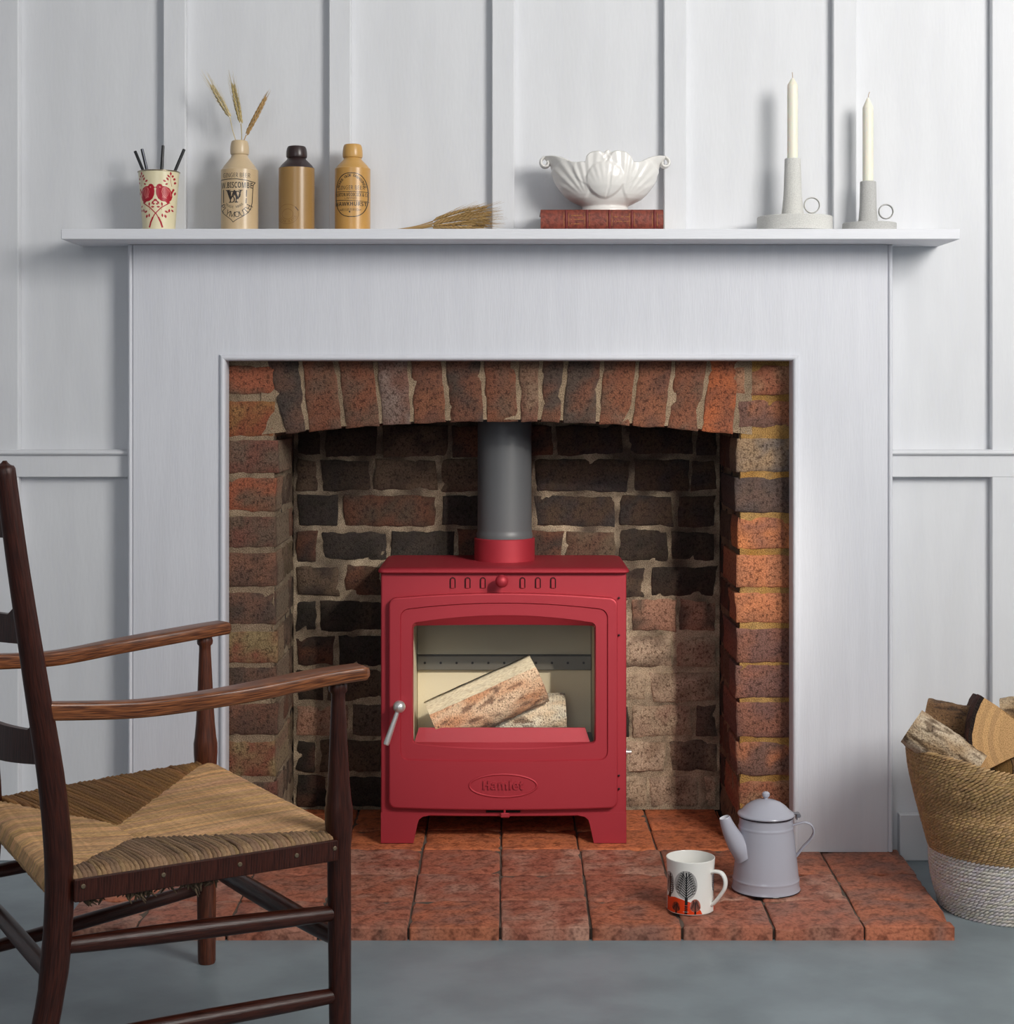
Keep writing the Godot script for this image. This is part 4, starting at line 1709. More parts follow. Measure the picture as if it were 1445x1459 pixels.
		for i in path.size():
			var t := clampf(float(i) / (path.size() - 2), 0.0, 1.0)
			var dirn := (path[mini(i + 1, path.size() - 1)] - path[maxi(i - 1, 0)]).normalized()
			var sd := dirn.cross(Vector3.UP).normalized()
			var up := sd.cross(dirn).normalized()
			var row := PackedVector3Array()
			for j in 20:
				var an := TAU * j / 20
				var cx := signf(cos(an)) * pow(absf(cos(an)), 0.42)
				var sy := signf(sin(an)) * pow(absf(sin(an)), 0.42)
				row.append(path[i] + up * cx * rad[i] * 1.02 - sd * sy * rad[i] * lerpf(1.0, 2.1, smoothstep(0.15, 0.7, t)) * -1.0)
			rows.append(row)
		g.sheet(rows, true)
		g.cap(rows[0], path[1])
		g.cap(rows[-1], path[path.size() - 2], 0.002)
		part("arm", g, a[2], o)
	# stretchers
	var bars := [
		[rn, fn, 0.232, 0.213, 0.0098, 0.0125], [rn, fn, 0.110, 0.102, 0.0095, 0.0122],
		[rf, ff, 0.216, 0.216, 0.0095, 0.0115], [rf, ff, 0.106, 0.122, 0.0090, 0.0110],
		[fn, ff, 0.176, 0.160, 0.0100, 0.0150], [rn, rf, 0.185, 0.172, 0.0090, 0.0115],
	]
	for b in bars:
		g = G.new()
		var p0: Vector3 = b[0] + Vector3(0, b[2], 0)
		var p1: Vector3 = b[1] + Vector3(0, b[3], 0)
		var path := PackedVector3Array()
		var rad := PackedFloat32Array()
		for i in 15:
			var t := i / 14.0
			path.append(p0.lerp(p1, t))
			rad.append(lerpf(b[4], b[5], pow(sin(PI * t), 0.7)))
		g.tube(path, rad, 16)
		part("stretcher", g, dark, o)

	# seat: rails under the rush, the rush wound in four panels, a nailed board along the near side
	var sy := 0.306
	var pair := [[rn, fn, "near"], [fn, ff, "front"], [ff, rf, "far"], [rf, rn, "rear"]]
	for e in pair:
		g = G.new()
		g.tube(PackedVector3Array([e[0] + Vector3(0, sy, 0), e[1] + Vector3(0, sy, 0)]), 0.0105, 12)
		part("seat_rail", g, dark, o)
	var rush := mat("woven rush", Color.WHITE, 0.7)
	rush.vertex_color_use_as_albedo = true
	grain(rush, speckle(0.04, Color(0.8, 0.77, 0.74), Color.WHITE, 75, 4, 0.25, 0.55), Vector3(60, 6, 1), speckle(0.05, Color.BLACK, Color.WHITE, 76, 3, 0.3, 0.7), 0.06, false)
	var ctr := Vector3(-0.540, sy + 0.004, 0.945)
	var c_far := at(163, 1189, 0.94)
	var c_near := at(192, 1205, 1.01)
	c_far.y = sy + 0.004
	c_near.y = sy + 0.004
	for e in pair:
		g = G.new()
		var a: Vector3 = e[0] + Vector3(0, sy, 0)
		var b: Vector3 = e[1] + Vector3(0, sy, 0)
		var rail := (b - a).normalized()
		var length := a.distance_to(b)
		var inward := Vector3.UP.cross(rail).normalized()
		if inward.dot(ctr - a) < 0:
			inward = -inward
		var seam := [a, c_near, b]
		if e[2] == "far":
			seam = [a, c_far, b]
		elif e[2] == "front":
			seam = [a, c_near, c_far, b]
		elif e[2] == "rear":
			seam = [a, c_far, c_near, b]
		var count := int((length - 0.028) / (0.0078 if e[2] == "far" else 0.0060))
		rng.seed = 88 + int(length * 1000)
		for k in count:
			var f := (0.014 + (length - 0.028) * (k + 0.5) / count) / length
			var at_rail := a.lerp(b, f)
			var end := at_rail
			for q in seam.size() - 1:
				var u0: float = (seam[q] - a).dot(rail) / length
				var u1: float = (seam[q + 1] - a).dot(rail) / length
				if f >= u0 and f <= u1 and u1 > u0:
					end = seam[q].lerp(seam[q + 1], (f - u0) / (u1 - u0))
			var t := clampf((end - at_rail).length() / 0.22, 0.0, 1.0)
			# follow the rail's own direction: ends drift slightly so that cords lie side by side
			var reach := (end - at_rail).length()
			var dirn := (end - at_rail).normalized() if reach > 0.02 else inward
			dirn.y = 0.0
			var r := (0.0044 if e[2] == "far" else 0.0035) * rng.randf_range(0.85, 1.12)
			var lift := rng.randf_range(-0.0012, 0.0012)
			var pts := [
				at_rail + inward * 0.006 + Vector3(0, -0.0155, 0), at_rail - inward * 0.008 + Vector3(0, -0.0135, 0), at_rail - inward * 0.0145 + Vector3(0, 0.0, 0),
				at_rail - inward * 0.009 + Vector3(0, 0.0115, 0), at_rail + inward * 0.002 + Vector3(0, 0.0155 + lift, 0),
			]
			var sag := 0.010 * t
			if reach > 0.02:
				pts.append(at_rail + dirn * reach * 0.3 + Vector3(0, 0.0165 - sag * 0.25 + lift, 0))
				pts.append(at_rail + dirn * reach * 0.65 + Vector3(0, 0.0160 - sag * 0.6 - lift, 0))
			pts.append(at_rail + dirn * maxf(reach - 0.004, 0.004) + Vector3(0, 0.0150 - sag + lift, 0))
			pts.append(at_rail + dirn * (reach + 0.004) + Vector3(0, 0.0065 - sag, 0))
			var base := lin(236, 188, 136)
			var v := rng.randf_range(0.66, 1.12)
			if e[2] == "far":
				base = lin(176, 128, 74)
			elif e[2] == "near":
				base = lin(180, 146, 112)
			g.tint(Color(base.r * v, base.g * v * rng.randf_range(0.94, 1.03), base.b * v * rng.randf_range(0.85, 1.08)))
			g.tube(PackedVector3Array(pts), r, 6, true)
		part("rush_panel", g, rush, o, true)
	# padding below the cords so that no light shows between them
	g = G.new()
	g.tint(lin(120, 88, 50))
	var low_pad := []
	var hi_pad := []
	for p in [rn, fn, ff, rf]:
		var q: Vector3 = p + (Vector3(ctr.x, 0, ctr.z) - p).normalized() * 0.012
		low_pad.append(q + Vector3(0, sy - 0.0155, 0))
		hi_pad.append(q + Vector3(0, sy + 0.012, 0))
	var c_hi := ctr + Vector3(0, -0.002, 0)
	var c_lo := ctr + Vector3(0, -0.03, 0)
	for i in 4:
		var j := (i + 1) % 4
		g.face([hi_pad[i], hi_pad[j], c_hi], ctr - Vector3(0, 0.02, 0))
		g.face([low_pad[i], low_pad[j], c_lo], ctr)
		g.face([hi_pad[i], hi_pad[j], low_pad[j], low_pad[i]], ctr)
	part("rush_padding", g, rush, o)
	# nailed side board
	var fwd := (fn - rn).normalized()
	var outw := Vector3(-fwd.z, 0, fwd.x)
	if outw.dot(rn - rf) < 0:
		outw = -outw
	g = G.new()
	var bx := Basis(fwd, Vector3.UP, fwd.cross(Vector3.UP))
	var mc := (rn + fn) / 2 + outw * 0.0185 + Vector3(0, sy - 0.003, 0)
	g.box(Vector3.ZERO, Vector3(rn.distance_to(fn) - 0.024, 0.0275, 0.007), 0.001, Transform3D(bx, mc))
	var sb := part("side_board", g, dark, o)
	for t in [0.06, 0.33, 0.60, 0.81, 0.955]:
		g = G.new()
		var p: Vector3 = rn.lerp(fn, t) + outw * 0.0222 + Vector3(0, sy + 0.002 * sin(t * 20.0), 0)
		g.tube(PackedVector3Array([p - outw * 0.001, p + outw * 0.0006, p + outw * 0.0011]), [0.0032, 0.0032, 0.0022], 12)
		part("nail", g, mat("dull nail", rgb(128, 112, 92), 0.4, 0.8), sb)
	# frayed rush hanging below the board
	g = G.new()
	rng.seed = 606
	for k in 620:
		var t := rng.randf_range(0.08, 0.58)
		var p: Vector3 = rn.lerp(fn, t) + outw * rng.randf_range(-0.02, 0.012) + Vector3(0, sy - 0.014, 0)
		var ln := rng.randf_range(0.004, 0.012) * (1.0 + 0.5 * sin(t * 30.0))
		if k % 40 == 7:
			ln += 0.012
		var v := rng.randf_range(0.5, 1.0)
		g.tint(Color(0.20 * v, 0.13 * v, 0.07 * v))
		g.tube(PackedVector3Array([p, p + Vector3(rng.randf_range(-0.003, 0.003), -ln * 0.6, 0), p + Vector3(rng.randf_range(-0.007, 0.007), -ln, 0.0)]), [0.0026, 0.0020, 0.0007], 5)
	part("frayed_rush", g, rush, o, true)


# ---------------------------------------------------------------- basket
func basket_radius(y: float, a: float) -> float:
	var t := clampf(y / 0.30, 0.0, 1.0)
	var r := lerpf(0.122, 0.178, smoothstep(0.0, 0.9, t))
	r += 0.008 * sin(PI * clampf(y / 0.1, 0.0, 1.0))
	r -= 0.011 * exp(-pow((y - 0.205 - 0.012 * sin(a * 2.0 + 0.6)) / 0.022, 2.0)) * smoothstep(-0.2, 0.6, cos(a - 0.25))
	r += 0.004 * sin(a * 3.0 + y * 20.0) * t
	return r


func basket_rim(a: float) -> float:
	# a = 0 faces the room; the rim sags there and stands higher on either side
	return 0.272 + 0.016 * (0.5 - 0.5 * cos(a * 2.0 + 0.15)) + 0.004 * sin(a * 5.0)


func make_basket() -> void:
	var c := Vector3(0.898, 0.0, 0.268)
	var o := thing("log_basket", "tall woven seagrass basket with white base band, filled with firewood", "basket", c)
	var weave := mat("twisted seagrass", Color.WHITE, 0.62)
	weave.vertex_color_use_as_albedo = true
	var shell := mat("basket lining", rgb(74, 56, 36), 0.95)
	var g := G.new()
	var rows := []
	for inner in [0, 1]:
		for i in 19:
			var t := (i if inner == 0 else 18 - i) / 18.0
			var row := PackedVector3Array()
			for j in 48:
				var a := TAU * j / 48
				var y := lerpf(0.004, basket_rim(a), t)
				var r := basket_radius(y, a) - (0.0 if inner == 0 else 0.006)
				row.append(Vector3(sin(a) * r, y + 0.004 * inner * (1.0 - t), cos(a) * r))
			rows.append(row)
	g.sheet(rows, true)
	g.cap(rows[0], Vector3(0, 0.1, 0))
	g.cap(rows[-1], Vector3(0, -0.1, 0))
	piece("shell", g, shell, o)
	# the twisted strands of each coil
	for band in 2:
		var strand := G.new()
		strand.tube(PackedVector3Array([Vector3(-0.0090, -0.0010, -0.0042), Vector3(-0.0050, -0.0008, -0.0005), Vector3(0, 0, 0.0012), Vector3(0.0050, 0.0008, -0.0005), Vector3(0.0090, 0.0010, -0.0042)]), [0.0012, 0.0020, 0.0024, 0.0020, 0.0012], 7, true, Vector2(1, 1), Vector3.UP)
		strand.tint(Color.WHITE)
		var mm := MultiMesh.new()
		mm.transform_format = MultiMesh.TRANSFORM_3D
		mm.use_colors = true
		mm.mesh = strand.mesh()
		var xs := []
		var cs := []
		rng.seed = 300 + band
		var pitch := 0.0061
		var n_rows := 49
		for row in n_rows:
			var y0 := 0.005 + row * pitch
			var is_white := y0 < 0.106
			if is_white != (band == 0):
				continue
			var a := rng.randf() * TAU
			var to := a + TAU
			while a < to:
				var y := y0 + 0.0022 * sin(a * 2.0 + row * 0.15)
				# upper coils follow the sagging rim
				var k := smoothstep(0.16, 0.29, y0)
				y = lerpf(y, y0 / 0.2978 * basket_rim(a), k)
				var r := basket_radius(y, a) + 0.0022
				var p := Vector3(sin(a) * r, y, cos(a) * r)
				var tang := Vector3(cos(a), 0, -sin(a))
				var outw := Vector3(sin(a), 0.15, cos(a)).normalized()
				var up := outw.cross(tang).normalized()
				var b := Basis(tang, up, outw).rotated(outw, 0.34 + rng.randf_range(-0.08, 0.08)).scaled(Vector3.ONE * rng.randf_range(0.92, 1.08))
				xs.append(Transform3D(b, p))
				var v := rng.randf_range(0.7, 1.1)
				var base := lin(184, 150, 104) if band == 1 else lin(212, 206, 200)
				if band == 0:
					v = rng.randf_range(0.86, 1.05)
				cs.append(Color(base.r * v, base.g * v * rng.randf_range(0.96, 1.03), base.b * v * rng.randf_range(0.9, 1.1)))
				a += 0.0082 / r
		mm.instance_count = xs.size()
		for i in xs.size():
			mm.set_instance_transform(i, xs[i])
			mm.set_instance_color(i, cs[i])
		var mi := MultiMeshInstance3D.new()
		mi.name = "white_weave" if band == 0 else "seagrass_weave"
		mi.multimesh = mm
		mi.material_override = weave
		mi.set_meta("kind", "stuff")
		if band == 0:
			mi.set_meta("label", "white painted weave round the basket's base")
		o.add_child(mi)


# ---------------------------------------------------------------- coffee pot and mug
func make_pot() -> void:
	var c := Vector3(0.4645, HEARTH, 0.243)
	var o := thing("coffee_pot", "pale grey enamel coffee pot with hinged lid standing on the terracotta hearth", "coffee pot", c)
	var en := mat("grey enamel", rgb(176, 177, 189), 0.16)
	en.metallic_specular = 0.5
	var rim := mat("dark enamel edge", rgb(40, 40, 48), 0.2)
	var g := G.new()
	g.lathe(PackedVector2Array([Vector2(0.0, 0.0025), Vector2(0.056, 0.0025), Vector2(0.0598, 0.0008), Vector2(0.0612, 0.0022), Vector2(0.0606, 0.0045), Vector2(0.0596, 0.0075), Vector2(0.0592, 0.0165), Vector2(0.0598, 0.0185), Vector2(0.0600, 0.0200), Vector2(0.0596, 0.0215), Vector2(0.0586, 0.0235), Vector2(0.0578, 0.030), Vector2(0.0540, 0.065), Vector2(0.0500, 0.100), Vector2(0.0489, 0.1085), Vector2(0.0494, 0.1105), Vector2(0.0496, 0.1120), Vector2(0.0491, 0.1140), Vector2(0.0480, 0.1160), Vector2(0.0476, 0.1260), Vector2(0.0480, 0.1300), Vector2(0.0474, 0.1305), Vector2(0.044, 0.1300)]), Vector3.ZERO, 64)
	piece("body", g, en, o)
	g = G.new()
	g.lathe(PackedVector2Array([Vector2(0.058, 0.0004), Vector2(0.0605, 0.0001), Vector2(0.0617, 0.0012), Vector2(0.0612, 0.0020)]), Vector3.ZERO, 64)
	g.lathe(PackedVector2Array([Vector2(0.0470, 0.1290), Vector2(0.0494, 0.1296), Vector2(0.0498, 0.1312), Vector2(0.0490, 0.1325)]), Vector3.ZERO, 64)
	piece("dark_edge", g, rim, o)
	# lid
	g = G.new()
	g.lathe(PackedVector2Array([Vector2(0.0480, 0.1318), Vector2(0.0503, 0.1325), Vector2(0.0507, 0.1340), Vector2(0.0498, 0.1362), Vector2(0.0468, 0.1380), Vector2(0.0450, 0.1388), Vector2(0.0415, 0.1425), Vector2(0.0350, 0.1490), Vector2(0.0265, 0.1546), Vector2(0.0165, 0.1586), Vector2(0.0070, 0.1606), Vector2(0.0, 0.1609)]), Vector3.ZERO, 64)
	var lid := piece("lid", g, en, o)
	g = G.new()
	g.lathe(PackedVector2Array([Vector2(0.0042, 0.1595), Vector2(0.0034, 0.1620), Vector2(0.0036, 0.1632), Vector2(0.0062, 0.1655), Vector2(0.0072, 0.1685), Vector2(0.0066, 0.1715), Vector2(0.0040, 0.1738), Vector2(0.0, 0.1745)]), Vector3.ZERO, 28)
	piece("lid_knob", g, en, lid)
	g = G.new()
	g.box(Vector3(0.0545, 0.1350, 0), Vector3(0.0130, 0.0020, 0.014), 0.0008)
	g.tube(PackedVector3Array([Vector3(0.0578, 0.1325, -0.008), Vector3(0.0578, 0.1325, 0.009)]), 0.0036, 14)
	g.box(Vector3(0.0548, 0.1285, 0.0), Vector3(0.0026, 0.008, 0.013), 0.0008)
	piece("lid_hinge", g, mat("tin hinge", rgb(150, 150, 158), 0.3, 0.7), lid)
	# spout, a tapering tube cut level at the lip
	g = G.new()
	var sp := smooth_path([Vector3(-0.0385, 0.066, 0.016), Vector3(-0.0555, 0.088, 0.018), Vector3(-0.0690, 0.113, 0.0205), Vector3(-0.0772, 0.1335, 0.022)], 6)
	var rad := PackedFloat32Array()
	for i in sp.size():
		rad.append(lerpf(0.0235, 0.0092, pow(float(i) / (sp.size() - 1), 0.8)))
	g.tube(sp, rad, 24, false, Vector2(1.0, 1.0))
	piece("spout", g, en, o)
	g = G.new()
	var end := sp[sp.size() - 1]
	var inwards := (sp[sp.size() - 3] - end).normalized()
	g.tube(PackedVector3Array([end + inwards * 0.014, end + inwards * 0.006, end + inwards * 0.0012, end]), [0.0078, 0.0076, 0.0078, 0.0092], 24, false)
	g.cap(g.v.slice(0, 24), end + inwards * 0.05)
	piece("spout_lining", g, mat("pale enamel lining", rgb(206, 207, 214), 0.2), o)
	# strap handle
	g = G.new()
	var hp := smooth_path([Vector3(0.0472, 0.1150, 0.004), Vector3(0.0560, 0.1185, 0.007), Vector3(0.0690, 0.1215, 0.010), Vector3(0.0800, 0.1165, 0.012), Vector3(0.0835, 0.1040, 0.012), Vector3(0.0770, 0.0900, 0.010), Vector3(0.0660, 0.0770, 0.007), Vector3(0.0570, 0.0640, 0.005), Vector3(0.0540, 0.0600, 0.004)], 5)
	g.tube(hp, 0.0034, 14, true, Vector2(0.55, 2.0), Vector3.UP)
	piece("handle", g, en, o)


func make_mug() -> void:
	var c := Vector3(0.3165, HEARTH, 0.362)
	var o := thing("mug", "white mug printed with black bare trees on an orange hill, on the hearth", "mug", c)
	var img := Image.create(1536, 512, false, Image.FORMAT_RGB8)
	var white := rgb(236, 235, 230)
	img.fill(white)
	# print laid out in the close-up's own coordinates, wrapped round the mug
	var to := func(p: Vector2) -> Vector2:
		var a := asin(clampf((p.x - 412.0) / 165.0, -0.999, 0.999))
		return Vector2((0.5 + a / TAU) * 1536.0, (p.y - 585.0) / 372.0 * 512.0)
	var orange := rgb(222, 66, 24)
	var black := rgb(26, 24, 24)
	fill_mapped(img, [Vector2(248, 842), Vector2(290, 832), Vector2(340, 840), Vector2(400, 856), Vector2(440, 884), Vector2(466, 922), Vector2(486, 990), Vector2(248, 990)], to, orange)
	fill_mapped(img, [Vector2(560, 990), Vector2(566, 900), Vector2(577, 850), Vector2(577, 990)], to, orange)
	for t in [[Vector2(365, 748), 77.0, 92.0, Vector2(362, 960), 9, rgb(172, 170, 168)], [Vector2(427, 884), 38.0, 50.0, Vector2(425, 972), 6, rgb(190, 110, 92)], [Vector2(299, 900), 26.0, 42.0, Vector2(299, 966), 5, rgb(178, 60, 30)], [Vector2(262, 752), 24.0, 72.0, Vector2(258, 840), 6, rgb(168, 166, 164)], [Vector2(572, 742), 20.0, 70.0, Vector2(574, 840), 5, rgb(168, 166, 164)]]:
		fill_mapped(img, oval(t[0], t[1], t[2], 0.0, 30), to, t[5])
		rng.seed = int(t[0].x)
		var root: Vector2 = t[0] + Vector2(0, t[2] * 0.9)
		stroke(img, [t[3], root], t[4] * 2.2, to, black)
		stroke(img, [root, t[0] + Vector2(0, t[2] * 0.2), t[0] + Vector2(2, -t[2] * 0.85)], t[4], to, black)
		var heart: Vector2 = t[0]
		for k in 9:
			var f := k / 9.0
			var s: Vector2 = root.lerp(heart + Vector2(0, -t[2] * 0.55), f)
			for sx in [-1.0, 1.0]:
				var dirn := Vector2(sx * (1.0 - 0.35 * f), -0.7 - f * 0.5).normalized()
				var tips := [[s, dirn, t[1] * (0.62 - 0.25 * f), t[4] * 0.6]]
				for level in 3:
					var more := []
					for b in tips:
						var e: Vector2 = b[0] + b[1] * b[2]
						var q := (e - heart) / Vector2(t[1], t[2])
						if q.length() > 0.97:
							e = b[0].lerp(e, 0.55)
							q = (e - heart) / Vector2(t[1], t[2])
							if q.length() > 0.99:
								continue
						stroke(img, [b[0], e], b[3], to, black)
						more.append([e, b[1].rotated(0.42), b[2] * 0.6, maxf(b[3] * 0.72, 2.4)])
						more.append([e, b[1].rotated(-0.42), b[2] * 0.6, maxf(b[3] * 0.72, 2.4)])
					tips = more
	for k in 5:
		stroke(img, [Vector2(345, 876 + k * 19), Vector2(380, 876 + k * 19)], 3.0, to, orange if k != 3 else white)
	var printed := mat("printed china", Color.WHITE, 0.15)
	printed.albedo_texture = ImageTexture.create_from_image(img)
	printed.texture_repeat = false
	var china := mat("white china", white, 0.15)
	var g := G.new()
	g.lathe(PackedVector2Array([Vector2(0.0408, 0.0020), Vector2(0.0405, 0.015), Vector2(0.0400, 0.035), Vector2(0.0402, 0.055), Vector2(0.0410, 0.075), Vector2(0.0421, 0.0890)]), Vector3.ZERO, 72, true)
	piece("body", g, printed, o)
	g = G.new()
	g.lathe(PackedVector2Array([Vector2(0.0421, 0.0890), Vector2(0.0418, 0.0900), Vector2(0.0408, 0.0902), Vector2(0.0400, 0.0885), Vector2(0.0385, 0.070), Vector2(0.0378, 0.045), Vector2(0.0376, 0.015), Vector2(0.034, 0.006), Vector2(0.0, 0.005)]), Vector3.ZERO, 72)
	g.lathe(PackedVector2Array([Vector2(0.0, 0.0006), Vector2(0.036, 0.0002), Vector2(0.0400, 0.0006), Vector2(0.0408, 0.0020)]), Vector3.ZERO, 72)
	piece("lining", g, china, o)
	g = G.new()
	var hp := smooth_path([Vector3(0.0335, 0.0690, 0.0215), Vector3(0.0400, 0.0715, 0.0255), Vector3(0.0500, 0.0695, 0.031), Vector3(0.0555, 0.0590, 0.034), Vector3(0.0545, 0.0450, 0.0335), Vector3(0.0465, 0.0300, 0.029), Vector3(0.0380, 0.0175, 0.024), Vector3(0.0325, 0.0130, 0.0205)], 6)
	g.tube(hp, 0.0044, 16, true, Vector2(0.75, 1.35), Vector3.UP)
	piece("handle", g, china, o)



# ---------------------------------------------------------------- things on the mantel
func print_map(ctr: float, half: float, top: float, low: float, w: float, h: float) -> Callable:
	return func(p: Vector2) -> Vector2:
		var a := asin(clampf((p.x - ctr) / half, -0.998, 0.998))
		return Vector2((0.5 + a / TAU) * w, (p.y - top) / (low - top) * h)


func bottle(called: String, label: String, x: float, z: float, r: float, heights: Array, body_tex: Image, body: Color, neck: Color, lip_r: float, rough := 0.38) -> Node3D:
	# heights: body top, shoulder top, lip underside, lip top
	var o := thing(called, label, "bottle", Vector3(x, SHELF, z), "stoneware ginger beer bottles on the mantel shelf")
	var bm := mat(called + " body %d" % int(x * 1000), Color.WHITE, rough)
	bm.albedo_texture = ImageTexture.create_from_image(body_tex)
	bm.clearcoat_enabled = true
	bm.clearcoat = 0.25
	bm.clearcoat_roughness = 0.22
	var nm := mat(called + " neck %d" % int(x * 1000), neck, rough)
	nm.clearcoat_enabled = true
	nm.clearcoat = 0.25
	nm.clearcoat_roughness = 0.22
	var g := G.new()
	g.lathe(PackedVector2Array([Vector2(r, 0.003), Vector2(r, heights[0] * 0.5), Vector2(r, heights[0])]), Vector3.ZERO, 56, true)
	piece("body", g, bm, o)
	var plain := mat(called + " base %d" % int(x * 1000), body, rough)
	g = G.new()
	g.lathe(PackedVector2Array([Vector2(0.0, 0.0), Vector2(r - 0.003, 0.0), Vector2(r, 0.003)]), Vector3.ZERO, 56)
	piece("base", g, plain, o)
	g = G.new()
	var h1: float = heights[1]
	var h2: float = heights[2]
	var h3: float = heights[3]
	g.lathe(PackedVector2Array([Vector2(r, heights[0]), Vector2(r * 0.985, heights[0] + 0.0012), Vector2(r * 0.945, heights[0] + 0.0022), Vector2(r * 0.93, h1), Vector2(lerpf(r, lip_r, 0.35), lerpf(h1, h2, 0.22)), Vector2(lerpf(r, lip_r, 0.72), lerpf(h1, h2, 0.52)), Vector2(lip_r * 0.94, lerpf(h1, h2, 0.80)), Vector2(lip_r * 0.87, h2 - 0.0005), Vector2(lip_r * 0.89, h2)]), Vector3.ZERO, 56)
	piece("shoulder", g, nm, o)
	g = G.new()
	var d := h3 - h2
	g.lathe(PackedVector2Array([Vector2(lip_r * 0.86, h2), Vector2(lip_r * 0.95, h2 + d * 0.03), Vector2(lip_r * 0.99, h2 + d * 0.12), Vector2(lip_r, h2 + d * 0.3), Vector2(lip_r * 0.985, h2 + d * 0.55), Vector2(lip_r * 0.93, h2 + d * 0.8), Vector2(lip_r * 0.84, h2 + d * 0.96), Vector2(lip_r * 0.74, h3), Vector2(lip_r * 0.56, h3 - 0.0006), Vector2(lip_r * 0.5, h3 - 0.004), Vector2(lip_r * 0.46, h3 - 0.03), Vector2(0, h3 - 0.03)]), Vector3.ZERO, 48)
	piece("lip", g, nm, o)
	return o


func body_image(base: Color, streak: Color, seed_no: int) -> Image:
	var img := Image.create(1024, 512, false, Image.FORMAT_RGB8)
	img.fill(base)
	rng.seed = seed_no
	for k in 900:
		var x := rng.randi_range(0, 1023)
		var y := rng.randi_range(0, 511)
		img.fill_rect(Rect2i(x, y, rng.randi_range(1, 40), 1), base.lerp(streak, rng.randf_range(0.1, 0.5)))
	return img


